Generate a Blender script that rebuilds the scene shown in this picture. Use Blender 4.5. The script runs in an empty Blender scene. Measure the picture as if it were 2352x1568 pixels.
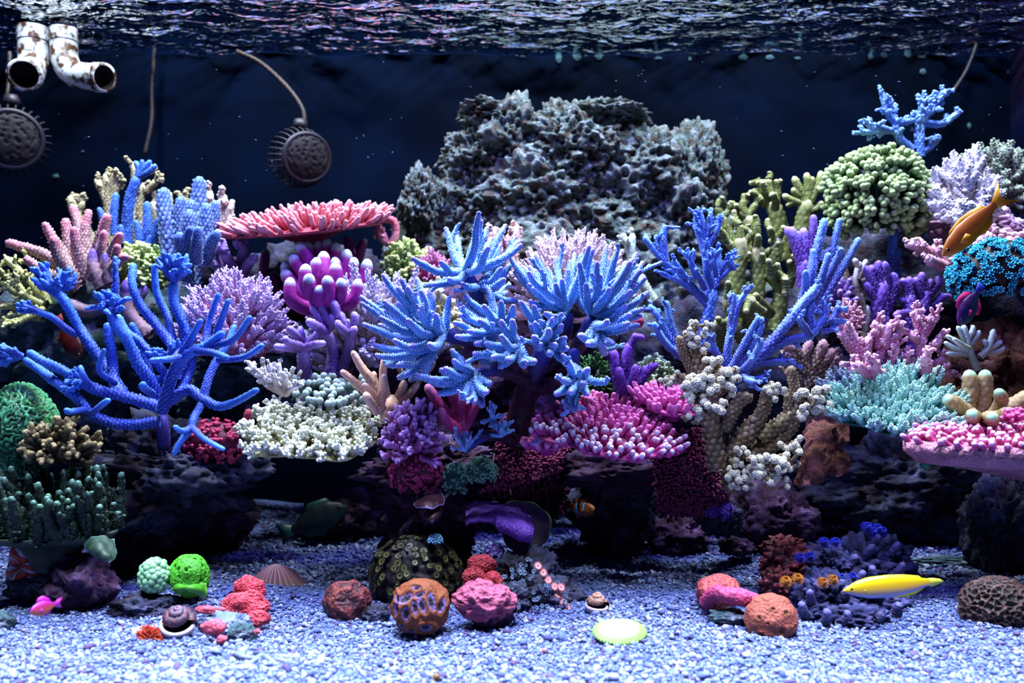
import bpy, bmesh, math, random
import numpy as np
from mathutils import Matrix, Vector

sc = bpy.context.scene
COL = sc.collection
PI = math.pi
R = np.random.default_rng(11)

# ------------------------------------------------------------------ camera
F = 2000.0            # focal length in pixels of the 2352 x 1568 frame
CX, CY = 1176.0, 784.0
EYE = 0.274           # camera height above the sand, metres
BACK = 1.52           # distance of the back pane
TOP = 0.775           # water level
cam = bpy.data.cameras.new('camera')
cam.sensor_width = 36.0
cam.lens = 36.0 * F / 2352.0
cam.clip_start = 0.02
cam.clip_end = 50
camo = bpy.data.objects.new('camera', cam)
camo.location = (0, 0, EYE)
camo.rotation_euler = (PI / 2, 0, 0)
COL.objects.link(camo)
sc.camera = camo
cam.dof.use_dof = True
cam.dof.focus_distance = 0.98
cam.dof.aperture_fstop = 4.5

# ------------------------------------------------------------------ world, light, exposure
world = bpy.data.worlds.new('world')
sc.world = world
world.use_nodes = True
world.node_tree.nodes['Background'].inputs[0].default_value = (0.06, 0.07, 0.34, 1)
world.node_tree.nodes['Background'].inputs[1].default_value = 0.16
vs = sc.view_settings
vs.view_transform = 'Standard'
vs.look = 'None'
vs.exposure = 0.2
vs.gamma = 1.0
vs.use_curve_mapping = False

sc.cycles.max_bounces = 5
sc.cycles.diffuse_bounces = 2
sc.cycles.glossy_bounces = 2
sc.cycles.transmission_bounces = 2
sc.cycles.transparent_max_bounces = 6
sc.cycles.caustics_reflective = False
sc.cycles.caustics_refractive = False


def lamp(name, loc, size, power, color, aim=None, size_y=None):
    l = bpy.data.lights.new(name, 'AREA')
    l.shape = 'RECTANGLE'
    l.size = size
    l.size_y = size_y or size
    l.energy = power
    l.color = color
    o = bpy.data.objects.new(name, l)
    o.location = loc
    if aim is not None:
        d = Vector(aim) - Vector(loc)
        o.rotation_euler = d.to_track_quat('-Z', 'Y').to_euler()
    COL.objects.link(o)
    return o


# the row of aquarium LED fixtures hanging over the tank: cool white over the reef, blue-white along the glass
for x in (-0.62, -0.2, 0.22, 0.64):
    lamp('led_white_light', (x, 1.08, 1.24), 0.14, 15.5, (0.78, 0.92, 1.0), (x, 1.02, 0))
for x in (-0.42, 0.0, 0.43):
    lamp('led_blue_light', (x, 0.80, 1.22), 0.14, 6.0, (0.24, 0.22, 1.0), (x, 0.95, 0))
for x in (-0.5, -0.17, 0.17, 0.5):
    lamp('led_front_light', (x, 0.50, 1.24), 0.12, 3.3, (0.68, 0.82, 1.0), (x, 0.60, 0)).data.spread = math.radians(42)
# ------------------------------------------------------------------ pixel helpers
def W(px, py, d):
    return np.array([(px - CX) / F * d, d, EYE - (py - CY) / F * d])


def SAND_D(py):                 # distance at which the flat sand shows at picture row py
    return F * EYE / (py - CY)


def lin(h):
    if isinstance(h, str):
        h = h.lstrip('#')
        c = [int(h[i:i + 2], 16) / 255 for i in (0, 2, 4)]
    else:
        c = h
    return tuple((v / 12.92 if v <= .04045 else ((v + .055) / 1.055) ** 2.4) for v in c)


def nrm(v):
    v = np.asarray(v, float)
    return v / (np.linalg.norm(v, axis=-1, keepdims=True) + 1e-12)


# ------------------------------------------------------------------ noise
_perm = np.random.default_rng(3).permutation(256)
_perm = np.concatenate([_perm, _perm, _perm])
_grad = nrm(np.random.default_rng(4).normal(size=(256, 3)))
_rnd = np.random.default_rng(5).random((256, 3))


def _hash(i, j, k):
    return _perm[(_perm[(_perm[i & 255] + j) & 255] + k) & 255]


def noise3(p):
    p = np.asarray(p, float)
    i = np.floor(p).astype(int)
    f = p - i
    u = f * f * f * (f * (f * 6 - 15) + 10)
    out = 0
    for a in (0, 1):
        wx = u[:, 0] if a else 1 - u[:, 0]
        for b in (0, 1):
            wy = u[:, 1] if b else 1 - u[:, 1]
            for c in (0, 1):
                wz = u[:, 2] if c else 1 - u[:, 2]
                g = _grad[_hash(i[:, 0] + a, i[:, 1] + b, i[:, 2] + c)]
                out = out + wx * wy * wz * np.einsum('ij,ij->i', g, f - np.array([a, b, c]))
    return out * 1.6


def fbm(p, o=4, g=.5):
    s, a = 0, 1.0
    for k in range(o):
        s = s + a * noise3(p * 2 ** k + 17.3 * k)
        a *= g
    return s


def worley(p):
    p = np.asarray(p, float)
    i = np.floor(p).astype(int)
    f1 = np.full(len(p), 9.)
    f2 = np.full(len(p), 9.)
    idx = np.zeros(len(p), int)
    for a in (-1, 0, 1):
        for b in (-1, 0, 1):
            for c in (-1, 0, 1):
                h = _hash(i[:, 0] + a, i[:, 1] + b, i[:, 2] + c)
                q = i + np.array([a, b, c]) + _rnd[h]
                d = np.linalg.norm(q - p, axis=1)
                n = d < f1
                f2 = np.where(n, f1, np.minimum(f2, d))
                idx = np.where(n, h, idx)
                f1 = np.minimum(f1, d)
    return f1, f2, idx


# ------------------------------------------------------------------ mesh assembling
class MB:
    """collects vertices, quads, triangles and the (gradient, polyp, random) attribute"""
    def __init__(s):
        s.v, s.q, s.t, s.a, s.n = [], [], [], [], 0

    def add(s, v, q=None, t=None, a=None):
        v = np.asarray(v, float)
        s.v.append(v)
        if q is not None and len(q):
            s.q.append(np.asarray(q) + s.n)
        if t is not None and len(t):
            s.t.append(np.asarray(t) + s.n)
        s.a.append(np.zeros((len(v), 3)) if a is None else np.asarray(a, float))
        s.n += len(v)
        return s

    def mesh(s, name, flat=False):
        v = np.concatenate(s.v)
        a = np.concatenate(s.a)
        q = np.concatenate(s.q) if s.q else np.zeros((0, 4), int)
        t = np.concatenate(s.t) if s.t else np.zeros((0, 3), int)
        me = bpy.data.meshes.new(name)
        me.vertices.add(len(v))
        me.vertices.foreach_set('co', v.astype(np.float32).ravel())
        li = np.concatenate([q.ravel(), t.ravel()]).astype(np.int32)
        me.loops.add(len(li))
        me.loops.foreach_set('vertex_index', li)
        me.polygons.add(len(q) + len(t))
        st = np.concatenate([np.arange(len(q)) * 4, len(q) * 4 + np.arange(len(t)) * 3]).astype(np.int32)
        me.polygons.foreach_set('loop_start', st)
        at = me.attributes.new('c', 'FLOAT_VECTOR', 'POINT')
        at.data.foreach_set('vector', a.astype(np.float32).ravel())
        me.update(calc_edges=True)
        if flat:
            me.polygons.foreach_set('use_smooth', np.zeros(len(q) + len(t), bool))
        me.materials.append(None)
        return me


def catmull(pts, k=10):
    p = np.asarray(pts, float)
    if len(p) == 2:
        u = np.linspace(0, 1, k + 1)[:, None]
        return p[0] * (1 - u) + p[1] * u
    e = np.vstack([2 * p[0] - p[1], p, 2 * p[-1] - p[-2]])
    out = []
    for i in range(len(p) - 1):
        a, b, c, d = e[i:i + 4]
        u = np.linspace(0, 1, k, endpoint=False)[:, None]
        out.append(.5 * (2 * b + (c - a) * u + (2 * a - 5 * b + 4 * c - d) * u ** 2 + (3 * b - a - 3 * c + d) * u ** 3))
    out.append(p[-1:])
    return np.vstack(out)


def tube(mb, pts, rad, n=14, sp=.45, bump=.2, t=(0, 1), wob=.05, rnd=0., seed=None, tip=1.5, polyp=True):
    """a round-ended bumpy branch through the control points; rad follows them"""
    rg = R if seed is None else np.random.default_rng(seed)
    pts = np.asarray(pts, float)
    rad = np.atleast_1d(np.asarray(rad, float))
    dense = catmull(pts)
    seg = np.linalg.norm(np.diff(dense, axis=0), axis=1)
    cum = np.concatenate([[0], np.cumsum(seg)])
    L = cum[-1]
    rk = np.interp(np.linspace(0, 1, len(dense)), np.linspace(0, 1, len(rad)), rad)
    rt = rk[-1] * tip
    nr = max(4, int(L / (sp * rk.mean())) + 1)
    s = np.linspace(0, max(L - rt * .9, L * .3), nr)
    extra = L - rt * np.array([.62, .3, .1])
    s = np.concatenate([s, extra[extra > s[-1]]])
    nr = len(s)
    P = np.stack([np.interp(s, cum, dense[:, k]) for k in range(3)], 1)
    Rr = np.interp(s, cum, rk)
    z = np.clip((s - (L - rt)) / rt, 0, 1)
    Rr = Rr * np.sqrt(np.clip(1 - z * z, .02, 1))
    T = nrm(np.gradient(P, axis=0)) if nr > 2 else nrm(np.tile(P[-1] - P[0], (nr, 1)))
    m = T.mean(0)
    ref = np.eye(3)[np.argmin(np.abs(m))]
    U = nrm(np.cross(T, ref))
    V = np.cross(T, U)
    i = np.arange(nr)[:, None]
    j = np.arange(n)[None, :]
    ang = 2 * PI * (j + .5 * (i % 2)) / n
    b = ((i % 2 == 0) & ((j + i // 2) % 2 == 0)).astype(float)
    b = b * rg.uniform(.5, 1.3, (nr, n)) * (z < .97)[:, None]
    rr = Rr[:, None] * (1 + bump * b + wob * rg.normal(size=(nr, n)))
    Vv = P[:, None, :] + rr[..., None] * (np.cos(ang)[..., None] * U[:, None, :] + np.sin(ang)[..., None] * V[:, None, :])
    Vv = Vv + (bump * .6 * b * Rr[:, None])[..., None] * T[:, None, :]
    tt = t[0] + (t[1] - t[0]) * np.repeat((s / L)[:, None], n, 1)
    A = np.stack([tt, b if polyp else b * 0, np.full((nr, n), rnd)], -1).reshape(-1, 3)
    Vv = Vv.reshape(-1, 3)
    a = (np.arange(nr - 1)[:, None] * n + np.arange(n)[None, :])
    a2 = (np.arange(nr - 1)[:, None] * n + (np.arange(n)[None, :] + 1) % n)
    q = np.stack([a, a2, a2 + n, a + n], -1).reshape(-1, 4)
    Vv = np.vstack([Vv, P[-1] + T[-1] * rt * .1])
    A = np.vstack([A, [t[1], 0, rnd]])
    k = np.arange(n)
    tri = np.stack([(nr - 1) * n + k, (nr - 1) * n + (k + 1) % n, np.full(n, nr * n)], -1)
    mb.add(Vv, q, tri, A)
    return P, T, U, V


_ico = {}


def ico(sub):
    if sub not in _ico:
        bm = bmesh.new()
        bmesh.ops.create_icosphere(bm, subdivisions=sub, radius=1)
        v = np.array([x.co[:] for x in bm.verts])
        f = np.array([[x.index for x in g.verts] for g in bm.faces])
        bm.free()
        _ico[sub] = (nrm(v), f)
    return _ico[sub]


# ------------------------------------------------------------------ things and parts
def thing(name, label, cat, loc, group=None, kind=None):
    o = bpy.data.objects.new(name, None)
    o.empty_display_size = .02
    COL.objects.link(o)
    o.location = loc
    o['label'] = label
    o['category'] = cat
    if group:
        o['group'] = group
    if kind:
        o['kind'] = kind
    o['_l'] = 0
    del o['_l']
    return o


def wmat(o):
    return (wmat(o.parent) @ o.matrix_basis) if o.parent else o.matrix_basis.copy()


def put(name, me, mat, parent=None, mtx=None, kind=None, label=None):
    o = bpy.data.objects.new(name, me)
    COL.objects.link(o)
    if parent is not None:
        o.parent = parent
        base = wmat(parent).inverted()
    else:
        base = Matrix.Identity(4)
    o.matrix_basis = base @ (mtx if mtx is not None else Matrix.Identity(4))
    if len(me.materials) == 0:
        me.materials.append(None)
    if me.materials[0] is None:
        s = o.material_slots[0]
        s.link = 'OBJECT'
        s.material = mat
    if kind:
        o['kind'] = kind
    if label:
        o['label'] = label
    return o


def solo(name, label, cat, me, mat, group=None, kind=None, mtx=None):
    o = put(name, me, mat, None, mtx, kind)
    o['label'] = label
    if cat:
        o['category'] = cat
    if group:
        o['group'] = group
    return o


def frame(pos, d, sx, sz, roll=0.):
    """matrix taking the unit prototype (along +Z) to pos, direction d, length sz, width sx"""
    q = Vector(d).to_track_quat('Z', 'Y')
    return Matrix.Translation(Vector(pos)) @ q.to_matrix().to_4x4() @ Matrix.Rotation(roll, 4, 'Z') @ Matrix.Diagonal((sx, sx, sz, 1))


# ------------------------------------------------------------------ prototypes of branchlets (shared mesh data)
_protos = {}


def _p_finger(rg, k):
    mb = MB()
    b = rg.normal(0, .05, 2)
    tube(mb, [(0, 0, 0), (b[0], b[1], .5), (b[0] * .4, b[1] * .4, 1)], [.15, .13, .095], 9, bump=.16, seed=k)
    return mb


def _p_cone(rg, k):
    mb = MB()
    b = rg.normal(0, .04, 2)
    tube(mb, [(0, 0, 0), (b[0], b[1], .5), (0, 0, 1)], [.16, .125, .06], 10, sp=.55, bump=.3, seed=k)
    return mb


def _p_smooth(rg, k):
    mb = MB()
    b = rg.normal(0, .05, 2)
    tube(mb, [(0, 0, 0), (b[0], b[1], .5), (0, 0, 1)], [.2, .175, .17], 12, sp=.5, bump=.03, wob=.02, seed=k)
    return mb


def _fork(rg, k, r0, r1, ns, ln, ang, bump, n=8, lo=.3, curve=.1):
    mb = MB()
    b = rg.normal(0, .06, 2)
    c = [(0, 0, 0), (b[0], b[1], .5), (b[0] * .3, b[1] * .3, 1)]
    tube(mb, c, [r0, (r0 + r1) / 2, r1], n, bump=bump, seed=k)
    for i in range(ns):
        f = lo + (.88 - lo) * (i + .5) / ns
        a = i * 2.4 + rg.uniform(-.4, .4)
        p = np.array([b[0] * math.sin(f * PI), b[1] * math.sin(f * PI), f])
        th = ang + rg.uniform(-.2, .2)
        l = ln * rg.uniform(.7, 1.15) * (1.15 - .5 * f)
        d = np.array([math.cos(a) * math.sin(th), math.sin(a) * math.sin(th), math.cos(th)])
        q = p + d * l * .55
        e = q + nrm(d + np.array([0, 0, .5])) * l * .45
        tube(mb, [p, q, e], [r1 * 1.0, r1 * .95, r1 * .8], max(6, n - 1), bump=bump, t=(f * .8, min(1, f + l * .9)), seed=k * 31 + i)
    return mb


def _p_fork(rg, k):
    return _fork(rg, k, .085, .06, 4, .42, .62, .2)


def _p_fork2(rg, k):
    return _fork(rg, k, .11, .075, 6, .36, .75, .22)


def _p_thin(rg, k):
    return _fork(rg, k, .05, .035, 4, .45, .6, .06, 7)


def _p_stag(rg, k):
    return _fork(rg, k, .075, .045, 3, .3, .6, .26, 8, .4)


def _p_horn(rg, k):
    return _fork(rg, k, .13, .085, 3, .42, .6, .2, 10, .25)


def _p_stub(rg, k):
    return _fork(rg, k, .2, .15, 6, .42, .8, .14, 9, .3)


def _p_bark(rg, k):
    """ragged tapering fin covered in rough nubs"""
    mb = MB()
    b = rg.normal(0, .07, 2)
    tube(mb, [(0, 0, 0), (b[0], b[1], .5), (b[0] * .5, b[1] * .5, 1)], [.17, .12, .07], 16, sp=.32, bump=.4, wob=.16, seed=k)
    for i in range(9):
        a = rg.uniform(0, 6.3)
        z = rg.uniform(.1, .7)
        l = rg.uniform(.08, .2)
        tube(mb, [(0, 0, z - .1), (math.cos(a) * .13, math.sin(a) * .13, z), (math.cos(a) * .18, math.sin(a) * .18, z + l)], [.08, .075, .045], 9, sp=.45, bump=.4, wob=.14, t=(z * .9, min(1, z + l + .15)), seed=k * 7 + i)
    return mb


def _p_tuft(rg, k):
    """tapering stem ringed with short outward pointing tubes"""
    mb = MB()
    b = rg.normal(0, .05, 2)
    tube(mb, [(0, 0, 0), (b[0], b[1], .5), (0, 0, 1)], [.10, .085, .04], 9, bump=.1, seed=k)
    for i in range(44):
        f = .18 + .8 * (i + .5) / 44
        a = i * 2.4
        th = 1.1 - .6 * f
        w_ = math.sin(f * PI)
        p = np.array([b[0] * w_, b[1] * w_, f])
        d = np.array([math.cos(a) * math.sin(th), math.sin(a) * math.sin(th), math.cos(th)])
        l = .155 * rg.uniform(.75, 1.25) * (1.12 - .5 * f)
        tube(mb, [p + d * .04, p + d * l * .6, p + d * l + np.array([0, 0, .012])], [.03, .028, .02], 5, sp=1.4, bump=0, t=(f * .8, min(1, f * .75 + .27)), seed=k * 77 + i, polyp=False)
    for i in range(2):
        a = rg.uniform(0, 6.3)
        d = np.array([math.cos(a) * .5, math.sin(a) * .5, .85])
        p = np.array([0, 0, .3 + .2 * i])
        tube(mb, [p, p + d * .2, p + d * .3 + [0, 0, .1]], [.07, .06, .035], 7, bump=.35, t=(.35, .95), seed=k * 5 + i)
    return mb


def _p_club(rg, k):
    mb = MB()
    ns = rg.integers(1, 4)
    tube(mb, [(0, 0, 0), (0, 0, .5), (0, 0, .85)], [.13, .12, .2], 8, bump=.03, wob=.04, t=(0, .6), seed=k)
    for i in range(ns + 1):
        a = i * 2 * PI / (ns + 1) + rg.uniform(0, 1)
        d = np.array([math.cos(a) * .17, math.sin(a) * .17, 0]) * (1 if ns else 0)
        tube(mb, [np.array([0, 0, .5]), np.array([0, 0, .7]) + d * .8, np.array([0, 0, 1 - rg.uniform(0, .12)]) + d], [.12, .17, .15], 9, sp=.5, bump=.04, wob=.03, t=(.4, 1), seed=k * 9 + i)
    return mb


def _p_caul(rg, k):
    """stout stem ending in a cauliflower head of round verrucae"""
    mb = MB()
    tube(mb, [(0, 0, 0), (0, 0, .5), (0, 0, .9)], [.15, .15, .2], 9, bump=.12, t=(0, .8), seed=k)
    v, f = ico(1)
    for i in range(30):
        u = (i + .5) / 30
        ph = math.acos(1 - 1.45 * u)
        a = i * 2.4
        d = np.array([math.cos(a) * math.sin(ph), math.sin(a) * math.sin(ph), math.cos(ph)])
        c = np.array([0, 0, .78]) + d * np.array([.22, .22, .2])
        r = rg.uniform(.075, .11)
        mb.add(c + v * r, None, f, np.stack([.75 + .25 * (v @ d), np.zeros(len(v)), np.full(len(v), rg.random())], 1))
    for i in range(26):
        a = i * 2.4
        z = .1 + .6 * i / 26
        c = np.array([math.cos(a) * .15, math.sin(a) * .15, z])
        mb.add(c + v * rg.uniform(.025, .04), None, f, np.stack([.4 + .3 * v[:, 2], np.zeros(len(v)), np.zeros(len(v))], 1))
    return mb


def _p_star(rg, k):
    """tiny open polyp crown on a stub"""
    mb = MB()
    tube(mb, [(0, 0, 0), (0, 0, .8)], [.22, .26], 7, sp=.8, bump=0, t=(0, .5), seed=k)
    for i in range(7):
        a = i * 2 * PI / 7
        d = np.array([math.cos(a), math.sin(a), 0])
        tube(mb, [d * .1 + [0, 0, .6], d * .32 + [0, 0, .95], d * .45 + [0, 0, 1.0]], [.09, .1, .09], 5, sp=1.2, bump=0, t=(.5, 1), seed=k * 5 + i)
    return mb


def _p_zoa(rg, k):
    """button polyp: short stalk, flared disc, skirt of tentacles; gradient 1 = mouth, .5 = ring, 0 = rim"""
    mb = MB()
    n = 16
    prof = [(.25, 0, 0), (.28, .35, 0), (.62, .62, .05), (.66, .72, .1), (.56, .76, .3), (.42, .73, .75), (.26, .70, .9), (.12, .72, .2), (.03, .66, .0)]
    a = np.arange(n) * 2 * PI / n
    V = np.concatenate([np.stack([np.cos(a) * r, np.sin(a) * r, np.full(n, z)], 1) for r, z, t in prof])
    A = np.concatenate([np.tile([t, 0, 0], (n, 1)) for r, z, t in prof])
    q = []
    for i in range(len(prof) - 1):
        for j in range(n):
            q.append((i * n + j, i * n + (j + 1) % n, (i + 1) * n + (j + 1) % n, (i + 1) * n + j))
    mb.add(V, q, None, A)
    for j in range(16):
        b = j * 2 * PI / 16
        d = np.array([math.cos(b), math.sin(b), 0])
        tube(mb, [d * .6 + [0, 0, .68], d * .9 + [0, 0, .74 + .05 * (j % 2)]], [.05, .03], 4, sp=2, bump=0, t=(.05, .15), seed=j)
    return mb


def _p_bead(rg, k):
    v, f = ico(2)
    w = v * np.array([1, 1, 1.0]) * (1 + .06 * noise3(v * 1.3 + k)[:, None])
    return MB().add(w * [.5, .5, .55] + [0, 0, .5], None, f, np.stack([.5 + .5 * v[:, 2], np.zeros(len(v)), np.full(len(v), rg.random())], 1))


def _p_polyp(rg, k):
    """grey rounded polyp with radial ridges (button head)"""
    v, f = ico(3)
    a = np.arctan2(v[:, 1], v[:, 0])
    rdg = np.cos(a * 12) * np.clip(1 - np.abs(v[:, 2] - .4), 0, 1)
    w = v * (1 + .05 * rdg)[:, None]
    w[:, 2] *= 1.0
    return MB().add(w * [.42, .42, .5] + [0, 0, .5], None, f, np.stack([np.clip(.5 + .5 * v[:, 2], 0, 1), np.clip(rdg, 0, 1), np.zeros(len(v))], 1))


def proto(kind, k):
    key = (kind, k)
    if key not in _protos:
        rg = np.random.default_rng(1000 + k * 13 + sum(map(ord, kind)))
        _protos[key] = globals()['_p_' + kind](rg, k + 1).mesh('branch_' + kind)
    return _protos[key]


def pick(kind, nv=6):
    return proto(kind, int(R.integers(nv)))


STEM = {'stag': .075, 'horn': .13, 'stub': .2, 'fork': .085, 'fork2': .11, 'thin': .05, 'finger': .14, 'cone': .15}


def twig(root, mat, q, dd, wd, ln, kind):
    """a side branchlet of stem radius wd and length ln (metres), taken from the family that fits its stoutness"""
    ratio = wd / ln
    if kind in ('stag', 'fork', 'fork2'):
        kind = ('fork' if kind != 'stag' else 'stag') if ratio < .1 else 'horn' if ratio < .18 else 'stub'
    s = min(max(wd / STEM[kind], ln * .85), ln * 1.2) if kind not in ('finger', 'cone') else wd / STEM[kind]
    put('branchlet', pick(kind), mat, root, frame(q, dd, s, ln, R.uniform(0, 6)))


# ------------------------------------------------------------------ materials
def _nt(name):
    m = bpy.data.materials.new(name)
    m.use_nodes = True
    t = m.node_tree
    return m, t, t.nodes['Principled BSDF']


def _n(t, typ, **kw):
    n = t.nodes.new(typ)
    for k, v in kw.items():
        setattr(n, k, v)
    return n


def _mix(t, fac, a, b, mode='MIX'):
    n = _n(t, 'ShaderNodeMix', data_type='RGBA', blend_type=mode)
    n.clamp_factor = True
    for s, v in ((0, fac), (6, a), (7, b)):
        if hasattr(v, 'is_linked') or hasattr(v, 'links'):
            t.links.new(v, n.inputs[s])
        else:
            n.inputs[s].default_value = v if s == 0 else (*v, 1)
    return n.outputs[2]


def cmat(name, base, tip=None, polyp=None, tpos=(.5, 1.), pol=.6, rough=.55, mott=.3, mscale=7., bump=.15, bscale=40., alt=None, spec=.3):
    """living tissue: base to tip colour along the gradient, polyp colour on the bumps, slight mottling"""
    base = tuple(v * .62 for v in lin(base))
    tip = tuple(v * .78 for v in lin(tip)) if tip else base
    m, t, bs = _nt(name)
    at = _n(t, 'ShaderNodeAttribute', attribute_name='c')
    sx = _n(t, 'ShaderNodeSeparateXYZ')
    t.links.new(at.outputs['Vector'], sx.inputs[0])
    mr = _n(t, 'ShaderNodeMapRange', interpolation_type='SMOOTHSTEP')
    mr.inputs[1].default_value, mr.inputs[2].default_value = tpos
    t.links.new(sx.outputs[0], mr.inputs[0])
    c = _mix(t, mr.outputs[0], base, tip)
    if polyp:
        mu = _n(t, 'ShaderNodeMath', operation='MULTIPLY')
        mu.inputs[1].default_value = pol
        t.links.new(sx.outputs[1], mu.inputs[0])
        c = _mix(t, mu.outputs[0], c, tuple(v * .82 for v in lin(polyp)))
    tc = _n(t, 'ShaderNodeTexCoord')
    oi = _n(t, 'ShaderNodeObjectInfo')
    ad = _n(t, 'ShaderNodeVectorMath', operation='ADD')
    t.links.new(tc.outputs['Object'], ad.inputs[0])
    t.links.new(oi.outputs['Random'], ad.inputs[1])
    nz = _n(t, 'ShaderNodeTexNoise')
    nz.inputs['Scale'].default_value = mscale
    nz.inputs['Detail'].default_value = 3
    t.links.new(ad.outputs[0], nz.inputs['Vector'])
    if alt:
        r2 = _n(t, 'ShaderNodeMapRange')
        r2.inputs[1].default_value, r2.inputs[2].default_value = .45, .62
        t.links.new(nz.outputs[0], r2.inputs[0])
        c = _mix(t, r2.outputs[0], c, lin(alt))
    hv = _n(t, 'ShaderNodeHueSaturation')
    r3 = _n(t, 'ShaderNodeMapRange')
    r3.inputs[1].default_value, r3.inputs[2].default_value = .3, .7
    r3.inputs[3].default_value, r3.inputs[4].default_value = 1 - mott, 1 + mott
    t.links.new(nz.outputs[0], r3.inputs[0])
    t.links.new(r3.outputs[0], hv.inputs['Value'])
    t.links.new(c, hv.inputs['Color'])
    t.links.new(hv.outputs[0], bs.inputs['Base Color'])
    bs.inputs['Roughness'].default_value = rough
    bs.inputs['Specular IOR Level'].default_value = spec
    if bump:
        n2 = _n(t, 'ShaderNodeTexNoise')
        n2.inputs['Scale'].default_value = bscale
        t.links.new(tc.outputs['Object'], n2.inputs['Vector'])
        bp = _n(t, 'ShaderNodeBump')
        bp.inputs['Strength'].default_value = bump
        bp.inputs['Distance'].default_value = .01
        t.links.new(n2.outputs[0], bp.inputs['Height'])
        t.links.new(bp.outputs[0], bs.inputs['Normal'])
    return m


def rmat(name, cols, scale=30., rough=.85, bump=.6, bd=.006, pit=True):
    """live rock: patchy crusts of several colours, pale on the bumps"""
    m, t, bs = _nt(name)
    tc = _n(t, 'ShaderNodeTexCoord')
    nz = _n(t, 'ShaderNodeTexNoise')
    nz.inputs['Scale'].default_value = scale
    nz.inputs['Detail'].default_value = 6
    nz.inputs['Roughness'].default_value = .65
    t.links.new(tc.outputs['Object'], nz.inputs['Vector'])
    cr = _n(t, 'ShaderNodeValToRGB')
    e = cr.color_ramp.elements
    k = len(cols)
    e[0].position, e[1].position = .32, .68
    for i in range(1, k - 1):
        e.new(.32 + .36 * i / (k - 1))
    for i in range(k):
        e[i].color = (*lin(cols[i]), 1)
    t.links.new(nz.outputs[0], cr.inputs[0])
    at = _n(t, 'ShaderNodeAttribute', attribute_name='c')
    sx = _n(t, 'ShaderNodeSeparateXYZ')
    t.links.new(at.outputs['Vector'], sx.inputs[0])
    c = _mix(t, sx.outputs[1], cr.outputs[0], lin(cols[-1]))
    t.links.new(c, bs.inputs['Base Color'])
    bs.inputs['Roughness'].default_value = rough
    bs.inputs['Specular IOR Level'].default_value = .15
    n2 = _n(t, 'ShaderNodeTexNoise')
    n2.inputs['Scale'].default_value = scale * 5
    n2.inputs['Detail'].default_value = 5
    t.links.new(tc.outputs['Object'], n2.inputs['Vector'])
    bp = _n(t, 'ShaderNodeBump')
    bp.inputs['Strength'].default_value = bump
    bp.inputs['Distance'].default_value = bd
    t.links.new(n2.outputs[0], bp.inputs['Height'])
    t.links.new(bp.outputs[0], bs.inputs['Normal'])
    return m


def smat(name, col, rough=.5, col2=None, scale=20., metal=0., lo=.45, hi=.6, spec=.4, bump=0.):
    m, t, bs = _nt(name)
    c = lin(col)
    bs.inputs['Roughness'].default_value = rough
    bs.inputs['Specular IOR Level'].default_value = spec
    bs.inputs['Metallic'].default_value = metal
    tc = _n(t, 'ShaderNodeTexCoord')
    nz = _n(t, 'ShaderNodeTexNoise')
    nz.inputs['Scale'].default_value = scale
    nz.inputs['Detail'].default_value = 5
    t.links.new(tc.outputs['Object'], nz.inputs['Vector'])
    mr = _n(t, 'ShaderNodeMapRange')
    mr.inputs[1].default_value, mr.inputs[2].default_value = lo, hi
    t.links.new(nz.outputs[0], mr.inputs[0])
    t.links.new(_mix(t, mr.outputs[0], c, lin(col2) if col2 else tuple(v * .8 for v in c)), bs.inputs['Base Color'])
    if bump:
        bp = _n(t, 'ShaderNodeBump')
        bp.inputs['Strength'].default_value = bump
        bp.inputs['Distance'].default_value = .004
        t.links.new(nz.outputs[0], bp.inputs['Height'])
        t.links.new(bp.outputs[0], bs.inputs['Normal'])
    return m


def gmat(name, stops, rough=.4, noise=.12, scale=60., spec=.4, pol=None, gain=.75, bump=0., bscale=350.):
    """colour ramp along the gradient attribute"""
    m, t, bs = _nt(name)
    at = _n(t, 'ShaderNodeAttribute', attribute_name='c')
    sx = _n(t, 'ShaderNodeSeparateXYZ')
    t.links.new(at.outputs['Vector'], sx.inputs[0])
    tc = _n(t, 'ShaderNodeTexCoord')
    nz = _n(t, 'ShaderNodeTexNoise')
    nz.inputs['Scale'].default_value = scale
    t.links.new(tc.outputs['Object'], nz.inputs['Vector'])
    mr = _n(t, 'ShaderNodeMapRange')
    mr.inputs[3].default_value, mr.inputs[4].default_value = -noise, noise
    t.links.new(nz.outputs[0], mr.inputs[0])
    ad = _n(t, 'ShaderNodeMath', operation='ADD')
    t.links.new(sx.outputs[0], ad.inputs[0])
    t.links.new(mr.outputs[0], ad.inputs[1])
    cr = _n(t, 'ShaderNodeValToRGB')
    e = cr.color_ramp.elements
    for i in range(len(stops) - 2):
        e.new(.5)
    for i, (p, c) in enumerate(stops):
        e[i].position = p
        e[i].color = (*(v * gain for v in lin(c)), 1)
    t.links.new(ad.outputs[0], cr.inputs[0])
    c = cr.outputs[0]
    if pol:
        c = _mix(t, sx.outputs[1], c, lin(pol))
    t.links.new(c, bs.inputs['Base Color'])
    bs.inputs['Roughness'].default_value = rough
    bs.inputs['Specular IOR Level'].default_value = spec
    if bump:
        n2 = _n(t, 'ShaderNodeTexNoise')
        n2.inputs['Scale'].default_value = bscale
        n2.inputs['Detail'].default_value = 3
        t.links.new(tc.outputs['Object'], n2.inputs['Vector'])
        bp = _n(t, 'ShaderNodeBump')
        bp.inputs['Strength'].default_value = bump
        bp.inputs['Distance'].default_value = .004
        t.links.new(n2.outputs[0], bp.inputs['Height'])
        t.links.new(bp.outputs[0], bs.inputs['Normal'])
    return m


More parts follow.
